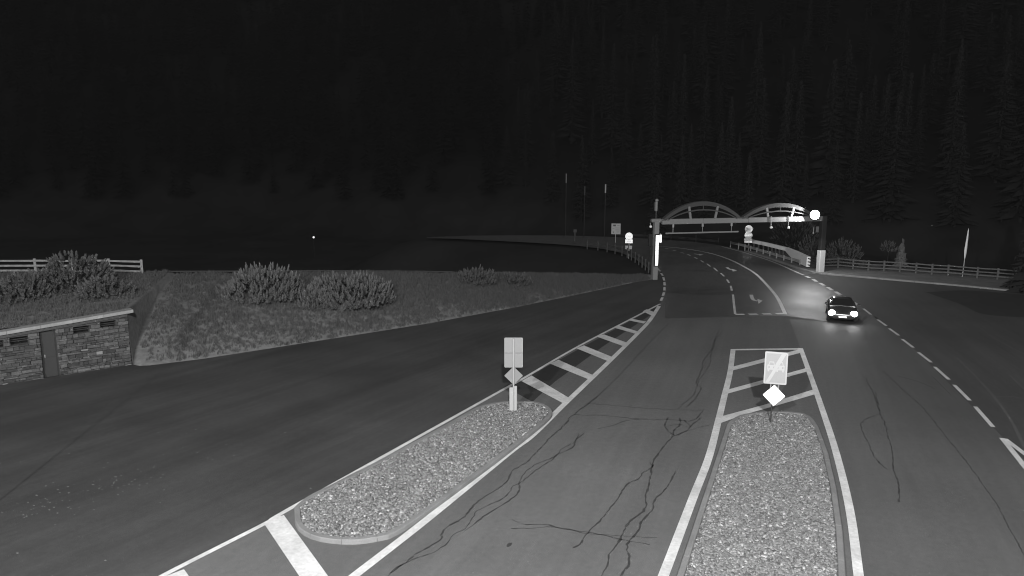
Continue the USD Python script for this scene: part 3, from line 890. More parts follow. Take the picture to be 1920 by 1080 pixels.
# side wall running back into the bank
sw = []
L = 4.6
v = []
for r, zt_ in ((0, 2.82), (2.3, 2.6), (L, 2.35)):
    for o in (0, .35):
        for z in (-.3, zt_):
            v.append([.414 * r + (0 if o == 0 else -.32), .91 * r + .07 + (0 if o == 0 else .14), z])
v = np.array(v); f = []
for k in (0, 4):
    f += [[k, k + 1, k + 5, k + 4], [k + 2, k + 6, k + 7, k + 3], [k + 1, k + 3, k + 7, k + 5]]
f += [[0, 2, 3, 1], [8, 9, 11, 10]]
obj('side_wall', (v, np.array(f)), 'wall_stone_0', bt)

# ------------------------------------------------------------------ fences
def fence(name, label, pts, rails, post_h, group, every=2.4, mat='fence_wood', zf=None, rail_h=.13, posts=None, rail_w=.05):
    pts = np.asarray(pts, float)
    L = LineString(pts[:, :2]); zs = np.concatenate([[0], np.cumsum(np.linalg.norm(np.diff(pts[:, :2], axis=0), axis=1))])
    t = thing(name, label, 'fence', pts[0], 0)
    o = pts[0]
    ss = np.linspace(0, L.length, max(2, int(round(L.length / every)) + 1)) if posts is None else posts
    P = [np.array([*L.interpolate(s).coords[0], np.interp(s, zs, pts[:, 2])]) - o for s in ss]
    for p in P:
        obj('post', cbx(.16, .16, post_h + .3 + rng.uniform(-.02, .04), (p[0], p[1], p[2] + (post_h - .3) / 2), .02, rz=rng.uniform(-.1, .1) + .6), mat, t)
    for a, b in zip(P[:-1], P[1:]):
        d = (b - a) / np.linalg.norm(b - a); side = np.array([d[1], -d[0], 0]) * .11
        for h in rails:
            obj('rail', bar(a + side + [0, 0, h + rng.uniform(-.015, .015)] - d * .06, b + side + [0, 0, h + rng.uniform(-.015, .015)] + d * .06, rail_w, rail_h), mat, t)
    return t


fl = [G(-75, 516, 3.0), G(44, 515, 3.0), G(155, 515.5, 3.0), G(210, 515, 3.0), G(267, 517, 3.0)]
fence('timber_fence', 'three-rail timber fence on top of the grass bank above the stone building', fl, (.32, .66, 1.0), 1.12, None, 2.4)
fr = [G(1541, 505), G(1571, 503.8), G(1599, 506.5), G(1628, 509), G(1657, 510.5), G(1687, 512), G(1717, 514.5), G(1747, 517), G(1777, 518.5), G(1832, 523.5), G(1870, 526), G(1905, 529)]
fr = [p + [0, 0, .1] for p in fr]
zs = np.concatenate([[0], np.cumsum([np.linalg.norm((b - a)[:2]) for a, b in zip(fr[:-1], fr[1:])])])
fence('timber_fence', 'three-rail timber fence along the verge right of the street lamp', fr, (.30, .62, .94), 1.05, None, posts=zs, mat='fence_wood_dark', rail_h=.11)
fence('timber_fence', 'short timber fence between the parapet and the gantry pillar', [G(1514, 503) + [0, 0, .1], G(1531, 507) + [0, 0, .1]], (.3, .62, .94), 1.05, None, every=9, mat='rail_dark', rail_h=.1)

# low stone edging along the crest of the bank, behind the bushes
ed = [G(275, 512, 3.05), G(420, 511.5, 2.85), G(570, 510.5, 2.55), G(740, 511, 2.25), G(850, 512, 1.85)]
e = spline(np.array(ed), 6)
t = thing('edge_rail', 'thin low rail along the crest of the bank behind the pine bushes', 'rail', e[0])
for a, b in zip(e[:-1:3], e[3::3]):
    obj('rail', bar(a - e[0] + [0, 0, .12], b - e[0] + [0, 0, .12], .06, .08), 'rail_dark', t)
for a in e[::3]:
    obj('post', cbx(.1, .1, .6, a - e[0] + [0, 0, -.16], .01), 'rail_dark', t)


# ------------------------------------------------------------------ guardrails, parapet, verge
def guardrail(label, pts, post_every, h=.75, mat='galvanised', tall=.1):
    pts = np.asarray(pts, float); L = LineString(pts[:, :2]); o = pts[0]
    t = thing('guardrail', label, 'guardrail', (o[0], o[1], 0))
    S = np.arange(.3, L.length, post_every)
    P = np.array([L.interpolate(s).coords[0] for s in S]) - o[:2]
    for p in P:
        obj('post', bx(.12, .07, h + tall + .2, (p[0], p[1], (h + tall - .2) / 2), rz=.4), mat, t)
    for k in range(0, len(P) - 1, 2):
        seg = P[k:k + 3]
        parts = []
        for a, b in zip(seg[:-1], seg[1:]):
            d = (b - a) / np.linalg.norm(b - a); s = np.array([d[1], -d[0]])
            prof = [(.06, h - .31), (.14, h - .25), (.14, h - .21), (.07, h - .155), (.14, h - .10), (.14, h - .06), (.06, h)]
            v = np.array([[*(p + s * o_), z] for p in (a, b) for o_, z in prof])
            m_ = len(prof)
            parts.append((v, np.array([[j, j + 1, m_ + j + 1, m_ + j] for j in range(m_ - 1)])))
        obj('rail', cat_mesh(parts), mat, t)
    return t


gl = spline(np.array([[*p, 0] for p in Gs([(1226, 521), (1213, 506), (1189, 488), (1166, 477), (1130, 468.5), (1090, 463)])]), 8)
guardrail('curved steel guardrail left of the road behind the gantry post', gl, 2.0, .72, 'rail_weathered', .28)
gr = spline(np.array([[*p, 0] for p in Gs([(1502, 499.5), (1466, 489), (1440, 481), (1410, 472), (1386, 465), (1360, 460)])]), 8)
guardrail('steel guardrail right of the road in front of the pale parapet', gr, 1.9, .62, 'galvanised', .06)
gf = spline(np.array([[*p, 0] for p in Gs([(1350, 457.5), (1320, 454), (1290, 451), (1240, 447.5), (1190, 445), (1130, 442.5)])]), 8)
guardrail('far dark guardrail along the outside of the bend beyond the gantry', gf, 4.0, .5, 'rail_dark', .35)

pp = [G(1396, 464.5), G(1440, 475), G(1475, 484.5), G(1490, 491), G(1515, 503.5)]
pr = thing('bridge_parapet', 'pale parapet wall with a widened end block beside the road', 'parapet', (pp[0][0], pp[0][1], 0))
o = pp[0]
for a, b, h0, h1, z0a, z0b in ((pp[0], pp[1], 1.25, 1.25, .75, .75), (pp[1], pp[2], 1.25, 1.22, .75, .7)):
    a, b = a - o, b - o
    obj('parapet_rail', bar(a + [0, 0, 1.05], b + [0, 0, 1.05], .3, .4), 'parapet_white', pr)
    for q in np.linspace(0, 1, 6)[:-1]:
        p = a + (b - a) * q
        obj('parapet_post', bx(.15, .15, 1.0, (p[0], p[1], .4)), 'rail_weathered', pr)
a, b = pp[2] - o, pp[4] - o
d = (b - a) / np.linalg.norm(b - a); s = np.array([d[1], -d[0], 0]) * .18
q = lambda p, z: p * [1, 1, 0] + [0, 0, z]
c = a + (b - a) * .45
prof = [q(a, .8), q(c, .18), q(b, .18), q(b, 1.22), q(c, 1.28), q(a, 1.25)]
v = np.array([p + s for p in prof] + [p - s for p in prof])
f = [[0, 1, 4, 5], [1, 2, 3, 4], [11, 10, 7, 6], [10, 9, 8, 7]] + [[i_, i_ + 6, (i_ + 1) % 6 + 6, (i_ + 1) % 6] for i_ in range(6)]
obj('end_block', (v, np.array(f)), 'parapet_white', pr)

# right verge: raised gravel strip with a pale kerb edge
vin = np.vstack([right_far[2:0:-1], right_edge])
vin = np.vstack([vin, [[52.5, 53.5], [67, 40.5]]])
vl = LineString(vin)
verge = Polygon(list(vl.coords) + list(vl.parallel_offset(9, 'left').coords)[::-1] if vl.parallel_offset(9, 'left').coords[0] == 0 else list(vl.coords) + list(reversed(list(vl.offset_curve(9).coords)))).buffer(0)
verge_p = obj('verge', prism(verge, -.4, .1), 'verge_gravel')
tag(verge_p, 'gravel verge along the right edge of the forecourt and the road', kind='structure')
L = vl.length
for k in range(int(L / 1.5)):
    s0, s1_ = k * 1.5 + .01, k * 1.5 + 1.49
    a, b = np.array(vl.interpolate(s0).coords[0]), np.array(vl.interpolate(s1_).coords[0])
    obj('kerb_stone', bar([*a, .06], [*b, .06], .34, .15), 'edge_concrete', verge_p)

# ------------------------------------------------------------------ gantry with two arched trusses
g0, g1 = G(1227, 524), G(1537, 511)
gd = (g1 - g0) / np.linalg.norm(g1 - g0); GL = float(np.linalg.norm(g1 - g0))
gt = thing('toll_gantry', 'steel gantry with two arched trusses spanning the road', 'gantry', g0, math.degrees(math.atan2(gd[1], gd[0])))


def ghit(px, py):
    """Along the gantry and up, in its own frame."""
    d = ray(px, py); n3 = np.array([-gd[1], gd[0], 0])
    k = (g0 - np.array([0, 0, CAMH])) @ n3 / (d @ n3)
    p = np.array([0, 0, CAMH]) + d * k
    return (p - g0) @ gd, p[2]


bz = np.mean([ghit(1300, 417.5)[1], ghit(1450, 418.5)[1]]); bz1 = np.mean([ghit(1300, 407.5)[1], ghit(1450, 409)[1]])
bh = bz1 - bz; bc = (bz + bz1) / 2
obj('gantry_post', cbx(.46, .46, bz1 + .1, (0, 0, bz1 / 2 - .05), .04), 'gantry_steel', gt)
obj('gantry_post', cbx(.5, .5, bz1 - 2.15, (GL, 0, 2.15 + (bz1 - 2.15) / 2), .04), 'dark_metal', gt)
obj('post_base', cbx(.62, .55, 2.25, (GL, -.02, 1.1), .05), 'post_pale', gt)
obj('post_head', [cbx(1.0, .5, .34, (-.02, 0, bz1 - .12), .1)], 'gantry_steel', gt)
for a, b in ((.55, GL * .265), (GL * .265, GL * .53), (GL * .53, GL * .77), (GL * .77, GL + .3)):
    obj('beam', cbx(b - a - .02, .34, bh, ((a + b) / 2, .02, bc), .04), 'gantry_steel', gt)


def arch(px0, pxm, px1, ytop):
    t0, t1 = ghit(px0, 405)[0], ghit(px1, 405)[0]; tm, zm = ghit(pxm, ytop)
    half, rise = (t1 - t0) / 2, zm - bz1
    c = (t0 + t1) / 2
    def chord(r0, r1, h0, dep, name, mat, y0):
        # r: half span, h: rise of outer and inner edge
        th = np.linspace(0, np.pi, 25)
        pts = []
        for y in (y0 - dep / 2, y0 + dep / 2):
            for rx, rz_ in ((r0, h0[0]), (r1, h0[1])):
                uu = np.linspace(1, -1, 25)
                pts.append(np.column_stack([c + rx * uu, np.full(25, y), bz1 - .12 + (rz_ + .12) * (1 - uu ** 2) ** .93]))
        v = np.vstack(pts); f = []
        A, B, C_, D = 0, 25, 50, 75
        for k in range(24):
            f += [[A + k, A + k + 1, B + k + 1, B + k], [D + k, D + k + 1, C_ + k + 1, C_ + k], [A + k + 1, A + k, C_ + k, C_ + k + 1], [B + k, B + k + 1, D + k + 1, D + k]]
        f += [[A, B, D, C_], [A + 24, C_ + 24, D + 24, B + 24]]
        return obj(name, (v, np.array(f)), mat, gt)
    chord(half, half - .38, (rise, rise - .40), .5, 'arch_chord', 'gantry_dark', .1)
    chord(half - .45, half - .6, (rise - .72, rise - .84), .14, 'inner_chord', 'gantry_dark', -.1)
    for s in (-.33, .33):
        x = c + s * half
        obj('strut', bar((x * 1.0 + (.1 if s < 0 else -.1), -.1, bz1), (x - (.12 if s < 0 else -.12), -.1, bz1 + rise * .9 - .30), .12, .2), 'gantry_steel', gt)
    obj('strut', bar((c, -.1, bz1 + rise - .80), (c, -.1, bz1 + rise - .34), .07, .07), 'gantry_dark', gt)


arch(1241, 1315, 1391, 377.5)
arch(1389, 1457, 1531, 380.5)
hz = ghit(1315, 435.5)[1]
xa, xb = ghit(1246, 435)[0], ghit(1382, 436)[0]
hb = thing('clearance_bar', 'thin horizontal height bar hanging on rods under the left arch', 'height bar', g0, math.degrees(math.atan2(gd[1], gd[0])))
obj('bar', bx(xb - xa, .1, .13, ((xa + xb) / 2, -.2, hz)), 'gantry_steel', hb)
for px in (1260, 1315, 1369):
    x = ghit(px, 430)[0]
    obj('rod', rod((x, -.2, hz), (x, -.2, bz + .02), .03, 6), 'gantry_steel', hb)
    obj('clamp', bx(.14, .12, .3, (x, -.2, bz - .12)), 'galvanised', hb)
for px, py, lab in ((1218, 424.5, 'small pale lamp hanging at the left end of the gantry'), (1443, 426, 'small pale lamp hanging under the right arch nearer the middle'), (1475.5, 426.5, 'small pale lamp hanging under the right arch nearer the street lamp')):
    x, z = ghit(px, py)
    hl = thing('hanging_lamp', lab, 'lamp', g0, math.degrees(math.atan2(gd[1], gd[0])))
    obj('bracket', [rod((x - .02, -.22, z + .15), (x - .05, -.22, bz1 + .1 if px > 1300 else bz + .2), .045, 6)], 'gantry_steel', hl)
    ball = trimesh.creation.icosphere(2, .13); ball.apply_translation([x, -.24, z])
    obj('lamp_head', ball, 'white_enamel', hl, smooth=True)
# mast with a camera on the left post
x, z0 = ghit(1226, 405); _, z1 = ghit(1226, 373.5)
ms = thing('camera_mast', 'short thin mast with a small camera on top of the left gantry post', 'camera mast', g0, math.degrees(math.atan2(gd[1], gd[0])))
obj('pole', rod((-.05, 0, bz1), (-.05, 0, z1 - .1), .05, 8), 'gantry_dark', ms)
obj('camera_housing', [cbx(.2, .34, .9, (-.09, -.02, z1 - .65), .06), cbx(.26, .3, .26, (-.05, -.05, z1 - .1), .08)], 'gantry_steel', ms)
# lit marker strips on the left post
lp = thing('light_panel', 'tall glowing white strip with a shorter one beside it on the left gantry post', 'light panel', g0, math.degrees(math.atan2(gd[1], gd[0])))
xa, za = ghit(1229.5, 440); _, zb = ghit(1229.5, 497)
hs = obj('housing', cbx(.46, .1, za - zb + .16, (xa, -.3, (za + zb) / 2), .02), 'dark_metal', lp)
for k in range(6):
    h = (za - zb) / 6
    obj('led_module', cbx(.30, .05, h - .008, (xa, -.37, zb + h * (k + .5)), .02), 'led_strip', lp)
xb2, za2 = ghit(1235.5, 439.5); _, zb2 = ghit(1235.5, 454)
obj('housing', cbx(.34, .1, za2 - zb2 + .3, (xb2, -.3, (za2 + zb2) / 2 - .06), .02), 'dark_metal', lp)
obj('led_module', cbx(.26, .05, za2 - zb2, (xb2, -.37, (za2 + zb2) / 2), .05), 'led_strip', lp)
obj('switch_box', cbx(.34, .3, 1.1, (ghit(1219, 450)[0], 0, ghit(1219, 450)[1]), .03), 'dark_metal', lp)
obj('switch_box', cbx(.22, .2, 1.0, (ghit(1221, 470)[0], 0, ghit(1221, 470)[1]), .03), 'dark_metal', lp)

# ------------------------------------------------------------------ street lamp at the right gantry pillar
lx, lz = ghit(1528, 401)
lamp_w = g0 + gd * lx; toc = -lamp_w[:2] / np.linalg.norm(lamp_w[:2])
lampP = np.array([*(lamp_w[:2] + toc * 1.5), lz])
sl = thing('street_lamp', 'brightly lit lamp on a dark post at the right end of the gantry', 'street lamp', (*lampP[:2], 0), face_cam(lampP))
obj('arm', [rod((.0, 1.1, lz - .1), (.0, .05, lz - .02), .05, 8), rod((.35, 1.6, bz1 - .1), (0, 1.1, lz - .1), .05, 8)], 'dark_metal', sl)
obj('switch_box', cbx(.3, .2, .6, (.32, 1.45, lz - 1.5), .03), 'print_dark', sl)
obj('junction_box', cbx(.1, .1, .7, (-.02, 1.3, lz - 1.6), .02), 'print_grey', sl)
hd = trimesh.creation.cylinder(radius=.46, height=.22, sections=24); hd.apply_transform(trimesh.transformations.rotation_matrix(math.radians(90 - 5), [1, 0, 0])); hd.apply_translation([0, .13, lz])
obj('lamp_head', hd, 'dark_metal', sl, smooth=40)
gl_ = trimesh.creation.icosphere(3, 1.0); gl_.vertices *= [.43, .12, .43]; gl_.apply_translation([0, .0, lz])
obj('lamp_glass', gl_, 'lamp_glass', sl, smooth=True)
sphere_light(str(sl.GetPath()) + '/bulb', (0, -.32, lz), .12, STREET)

# the plaza's high mast floodlight, behind the viewpoint
for k, xy in enumerate(MASTS):
    fm = thing('floodlight_mast', ('tall floodlight mast at the near right end of the plaza', 'tall floodlight mast at the near left end of the plaza')[k], 'light mast', (*xy, 0))
    obj('pole', rod((0, -.8, 0), (0, -.8, MAST_H + .6), .28, 12, .14), 'galvanised', fm, smooth=40)
    obj('lamp_head', cbx(2.2, .35, .5, (0, -.75, MAST_H + .2), .05), 'galvanised', fm)
    sphere_light(str(fm.GetPath()) + '/bulb', (0, 0, MAST_H), .38, MAST * (.56, .44)[k])

# ------------------------------------------------------------------ the car
carp = G(1579, 607)
car = thing('car', 'dark car with lit headlights driving towards the viewer beside the dashed line', 'car', carp, math.degrees(math.atan2(-carp[0], carp[1])) + 3)
# local frame: x to its left seen from the front, -y forward; built nose at y = 0, tail at y = 4.5
def loft(st, nseg=20, e=3.2):
    v, f = [], []
    for y, hw, zb, zt in st:
        th = np.linspace(0, 2 * np.pi, nseg, endpoint=False)
        cx, sz = np.cos(th), np.sin(th)
        px = hw * np.sign(cx) * np.abs(cx) ** (2 / e); pz = (zb + zt) / 2 + (zt - zb) / 2 * np.sign(sz) * np.abs(sz) ** (2 / e)
        v.append(np.column_stack([px, np.full(nseg, y), pz]))
    for k in range(len(st) - 1):
        for j in range(nseg):
            a, b = k * nseg + j, k * nseg + (j + 1) % nseg
            f.append([a, b, b + nseg, a + nseg])
    V = np.vstack(v); F = [list(q) for q in f]
    n0 = len(V); V = np.vstack([V, v[0].mean(0), v[-1].mean(0)])
    T = [[q[0], q[1], q[2]] for q in F] + [[q[0], q[2], q[3]] for q in F]
    e0 = (len(st) - 1) * nseg
    T += [[n0, (j + 1) % nseg, j] for j in range(nseg)] + [[n0 + 1, e0 + j, e0 + (j + 1) % nseg] for j in range(nseg)]
    return V, np.array(T)


body = loft([(0, .62, .34, .62), (.06, .80, .26, .76), (.3, .90, .22, .86), (.8, .93, .22, .96), (1.35, .94, .24, 1.03), (2.2, .95, .24, 1.05), (3.4, .95, .24, 1.06), (4.1, .92, .28, 1.05), (4.45, .84, .34, .98), (4.55, .7, .42, .85)])
obj('body', body, 'car_paint', car, smooth=50)
roof = loft([(1.2, .80, .92, 1.02), (1.5, .78, .95, 1.17), (1.95, .70, .95, 1.36), (2.3, .66, .95, 1.40), (2.9, .66, .95, 1.38), (3.5, .68, .95, 1.26), (4.1, .74, .92, 1.03)], e=4)
obj('roof', roof, 'car_paint', car, smooth=50)
obj('windscreen', (np.array([[-.68, 1.33, 1.06], [.68, 1.33, 1.06], [.58, 1.93, 1.36], [-.58, 1.93, 1.36]]) + [0, -.05, .03], np.array([[0, 1, 2, 3]])), 'car_glass', car)
for s in (-1, 1):
    obj('mirror', cbx(.2, .12, .15, (s * 1.02, 1.5, 1.08), .04), 'car_paint', car)
    hlp = trimesh.creation.icosphere(2, 1.0); hlp.vertices *= [.22, .12, .20]; hlp.apply_translation([s * .68, .08, .69])
    h_ = obj('headlight', hlp, 'headlight_glass', car, smooth=True)
    fog = trimesh.creation.icosphere(1, 1.0); fog.vertices *= [.1, .05, .06]; fog.apply_translation([s * .6, .07, .40])
    obj('fog_lamp', fog, 'wheel_alloy', car, smooth=True)
    for y in (.95, 3.6):
        w = trimesh.creation.cylinder(radius=.34, height=.24, sections=24); w.apply_transform(trimesh.transformations.rotation_matrix(math.pi / 2, [0, 1, 0])); w.apply_translation([s * .84, y, .34])
        wp = obj('wheel', w, 'tyre_rubber', car, smooth=40)
        r_ = trimesh.creation.cylinder(radius=.21, height=.26, sections=16); r_.apply_transform(trimesh.transformations.rotation_matrix(math.pi / 2, [0, 1, 0])); r_.apply_translation([s * .84, y, .34])
        obj('rim', r_, 'wheel_alloy', wp, smooth=40)
obj('grille', cbx(.9, .06, .16, (0, .04, .62), .03), 'car_trim', car)
obj('bumper_intake', cbx(1.1, .06, .16, (0, .06, .36), .03), 'car_trim', car)
obj('number_plate', cbx(.50, .03, .12, (0, -.01, .46), .01, rx=-.1), 'sheeting_white', car)

# ------------------------------------------------------------------ bushes and grass
def tufts(n, shape, up, leaf_l, leaf_w, blades, spread=.75, seed=1):
    """Upright shoots of leaf-sized blades; shape(i) gives a shoot's foot and its outward lean."""
    r = np.random.default_rng(seed); V, F, k = [], [], 0
    for i_ in range(n):
        base, axis, size = shape(r)
        axis = axis / np.linalg.norm(axis)
        u = np.cross(axis, [0.3, .9, .2]); u /= np.linalg.norm(u); w = np.cross(axis, u)
        for b in range(blades):
            h = r.random(); ang = r.random() * 6.283
            out = np.cos(ang) * u + np.sin(ang) * w
            p = base + axis * size * h
            d = axis * (.55 + .45 * h) + out * spread * (1.15 - h); d /= np.linalg.norm(d)
            side = np.cross(d, out + .2 * axis); side /= max(np.linalg.norm(side), 1e-6)
            L, W_ = leaf_l * (.7 + .6 * r.random()), leaf_w * (.7 + .6 * r.random())
            V += [p - side * W_ / 2, p + side * W_ / 2, p + d * L + side * W_ * .15, p + d * L * .9 - side * W_ * .2]
            F += [[k, k + 1, k + 2], [k, k + 2, k + 3]]; k += 4
    return np.array(V), np.array(F)


def mound(rx, ry, rz, size, lean=.35):
    def shape(r):
        while True:
            q = r.normal(0, 1, 3); q /= np.linalg.norm(q)
            if q[2] > -.15: break
        s = .62 + .38 * r.random() ** .5
        lump = .82 + .36 * meshkit.noise(np.array([q * 2.3 + rx]))[0]
        p = q * s * lump * [rx, ry, rz]
        p[2] = max(p[2], 0.02)
        return p, np.array([q[0] * lean, q[1] * lean, 1.0]) + r.normal(0, .08, 3), size * (.7 + .6 * r.random())
    return shape


def bush(label, px, py, w, h, n, size, mat, blades=14, leaf=(.15, .075), seed=1, name='pine_bush', cat='bush', deep=.8, lean=.35):
    p = on_bank(px, py)
    d = np.linalg.norm(p - [0, 0, CAMH]); rx = w * d / FOC / 2; rz_ = h * d / FOC * .95
    z = bank_z(p[0], p[1], False) - .1
    t = thing(name, label, cat, (p[0], p[1], z), face_cam(p))
    obj('foliage', tufts(n, mound(rx, rx * deep, rz_ * .78, size, lean), 1, *leaf, blades, seed=seed), mat, t)
    r = np.random.default_rng(seed + 5)
    obj('stems', [rod((0, 0, -.1), (r.normal(0, rx * .4), r.normal(0, rx * .3), rz_ * .55), .03, 5, .012) for k in range(9)], 'bark', t)
    return t


bush('larger left mountain pine bush on the bank with dense upright shoots', 497, 556, 146, 66, 560, .34, 'needle_pine', 26, (.16, .09), 3)
bush('wide right mountain pine bush on the bank spreading downhill', 655, 566, 166, 64, 600, .34, 'needle_pine', 26, (.16, .09), 4)
bush('small round pine shoot bush at the lower left of the wide pine bush', 590, 577, 52, 44, 130, .36, 'needle_pine', 22, (.16, .07), 14)
bush('low ragged shrub further along the bank near the road bend', 893, 531, 72, 30, 230, .38, 'leaf_pale', 14, (.16, .09), 5, 'low_shrub')
bush('thin straggly shrub just right of the low ragged shrub', 955, 533, 80, 22, 90, .4, 'leaf_pale', 10, (.15, .08), 6, 'low_shrub')
bush('tall leafy shrub in front of the timber fence above the stone building', 138, 545, 112, 76, 330, .42, 'leaf_pale', 16, (.15, .13), 7, 'leafy_shrub', lean=.7)
bush('low leafy shrub at the left edge above the stone building', 30, 565, 90, 48, 240, .38, 'leaf_pale', 15, (.15, .13), 8, 'leafy_shrub', lean=.7)
bush('low leafy shrub right of the tall shrub above the stone building', 196, 558, 80, 40, 180, .35, 'leaf_pale', 14, (.14, .12), 9, 'leafy_shrub', lean=.7)

# grass of the bank
GB = []
for k in range(3):
    r = np.random.default_rng(40 + k); V, F = [], []
    for b in range(9):
        a = r.random() * 6.283; h = .10 + .14 * r.random(); o_ = r.normal(0, .07, 2)
        s = np.array([math.cos(a), math.sin(a), 0]) * .016; l = np.array([r.normal(0, .06), r.normal(0, .06), h])
        V += [[*o_, -.03] - s, [*o_, -.03] + s, [*o_, 0] + l]; F.append([3 * b, 3 * b + 1, 3 * b + 2])
    GB.append((np.array(V), np.array(F)))
N = 42000
a_ = nrng.random(N) * 60 - 16; t_ = nrng.random(N) ** .9
bf = np.interp(a_, FOOT[:, 0], FOOT[:, 1]); bt_ = np.interp(a_, TOP[:, 0], TOP[:, 1])
b_ = bf + .1 + (bt_ - bf) * t_
P = from_ab(a_, b_)
P = C0 + a_[:, None] * DW + b_[:, None] * NW
keep = (meshkit.fbm(np.column_stack([P * .5, P[:, 0] * 0]), 3, 21) > nrng.random(N) * .55) & ~((a_ < .6) & (b_ < .55)) & (np.abs(a_ - .454 * b_) > .35)
P, N = P[keep], int(keep.sum())
gp = '/World/bank_grass'; USED.add(gp)
pi = UsdGeom.PointInstancer.Define(stage, gp)
rel = pi.CreatePrototypesRel()
for k in range(3):
    rel.AddTarget(usdkit.mesh(stage, f'{gp}/tuft_{k:03d}' if k else f'{gp}/tuft', GB[k], M['grass_blade']).GetPath())
pi.CreateProtoIndicesAttr(Vt.IntArray.FromNumpy(nrng.integers(0, 3, N).astype(np.int32)))
pi.CreatePositionsAttr(Vt.Vec3fArray.FromNumpy(np.column_stack([P, bank_z(P[:, 0], P[:, 1])]).astype(np.float32)))
pi.CreateScalesAttr(Vt.Vec3fArray.FromNumpy(np.repeat((.5 + .9 * nrng.random((N, 1))), 3, 1).astype(np.float32)))
an = nrng.random(N) * 6.283
pi.CreateOrientationsAttr(Vt.QuathArray([Gf.Quath(float(math.cos(q / 2)), 0.0, 0.0, float(math.sin(q / 2))) for q in an]))
tag(pi, 'short rough grass growing all over the bank', 'grass', kind='stuff')


# ------------------------------------------------------------------ spruces
def spruce_crown(seed, H=20.0, R=3.0, whorls=30, per=8):
    r = np.random.default_rng(seed); V, F, k = [], [], 0
    for w in range(whorls):
        q = (w + .5) / whorls; z = H * (.07 + .92 * q); rad = R * (1 - q) ** .8 * (.8 + .35 * r.random()) + .12
        for b in range(per):
            a = 6.283 * (b + r.random()) / per; L = rad * (.65 + .5 * r.random()); dr = -.18 * L - .25 * L * (1 - q) * r.random()
            d = np.array([math.cos(a), math.sin(a), 0]); s = np.array([-d[1], d[0], 0]); wd = .30 * L + .12
            zz_ = z + r.normal(0, .15)
            p0 = np.array([0, 0, zz_ + .15]); p1 = d * L * .55 + [0, 0, zz_ + dr * .35]; p2 = d * L + [0, 0, zz_ + dr]
            V += [p0, p1 - s * wd * .6 + [0, 0, -.12 * L], p1 + s * wd * .6 + [0, 0, -.12 * L], p2, p1 + [0, 0, .05]]
            F += [[k, k + 1, k + 4], [k, k + 4, k + 2], [k + 1, k + 3, k + 4], [k + 4, k + 3, k + 2]]
            k += 5
            for _ in range(2):
                tq = .4 + .6 * r.random(); c = d * L * tq + s * r.normal(0, wd * .3) + [0, 0, zz_ + dr * tq]
                V += [c - s * .13, c + s * .13, c + [r.normal(0, .1), r.normal(0, .1), -.35 - .3 * r.random()]]; F.append([k, k + 1, k + 2]); k += 3
    return np.array(V), np.array(F)


def make_spruce(label, loc, seed, H=20.0, R=3.0, mat='needle_dark', name='spruce_tree', rz=0, scale=1.0, group=None):
    t = thing(name, label, 'tree', loc, rz, scale, group)
    obj('crown', spruce_crown(seed, H, R), mat, t)
    obj('trunk', rod((0, 0, -1.0), (0, 0, H * .97), H * .014, 7, .03), 'bark', t)
    return t


def plant_at(px, base_py, hpx, dist):
    """Foot of a tree at the given distance on the land in the pixel column, and the height its top needs."""
    d = ray(px, base_py); h = math.hypot(d[0], d[1]); x, y = d[0] / h * dist, d[1] / h * dist
    return np.array([x, y, float(land_z(np.array([x]), np.array([y]))[0])])


def top_height(p, px, py_top):
    return at_depth(px, py_top, p)[2] - p[2]


special = [(1346, 226, 128, 'tall slender spruce whose tip stands out above the left arch'), (1401, 281, 120, 'full pointed spruce standing behind the join of the two arches'),
           (1233, 318, 118, 'small pointed spruce right behind the camera mast'), (1275, 250, 126, 'broad spruce behind the left arch'), (1470, 190, 138, 'dim tall spruce behind the right arch'), (1090, 250, 140, 'dim spruce above the square information board')]
kinds = []
for i_, (px, ty, dist, lab) in enumerate(special):
    p = plant_at(px, 400, 0, dist); hh = top_height(p, px, ty)
    make_spruce(lab, p - [0, 0, .2], 60 + i_, hh, hh * (.15 if i_ != 2 else .2))
GL_ = 'dark spruces of the forest on the slope beyond the gantry'
LB = 'dark spruce in the forest on the slope beyond the gantry'
protos = []
rr = np.random.default_rng(77)
placed = [G(s[0], 400)[:2] for s in special]
count, tries = 0, 0
taken = [plant_at(px, 400, 0, dist)[:2] for px, ty, dist, _ in special]
while count < 230 and tries < 6000:
    tries += 1
    az, D = math.radians(rr.uniform(-1, 37)), rr.uniform(116, 250) if rr.random() < .9 else rr.uniform(116, 140)
    x, y = D * math.sin(az), D * math.cos(az)
    if min(np.hypot(x - q[0], y - q[1]) for q in taken) < 3.6 + (D - 116) * .012 or PAVED.distance(Point(x, y)) < 9: continue
    z = float(land_z(np.array([x]), np.array([y]))[0])
    if z < 1.0: continue
    taken.append(np.array([x, y])); sc = rr.uniform(.45, 1.2)
    if len(protos) < 8:
        protos.append(make_spruce(LB, (x, y, z - .3), 100 + len(protos), 20, (2.2, 3.2, 2.7, 4.0, 1.9, 3.6, 2.5, 3.0)[len(protos)], rz=rr.uniform(0, 360), scale=sc, group=GL_))
    else:
        dup(protos[count % 8], (x, y, z - .3), rr.uniform(0, 360), (sc * rr.uniform(.85, 1.15), sc * rr.uniform(.85, 1.15), sc))
    count += 1

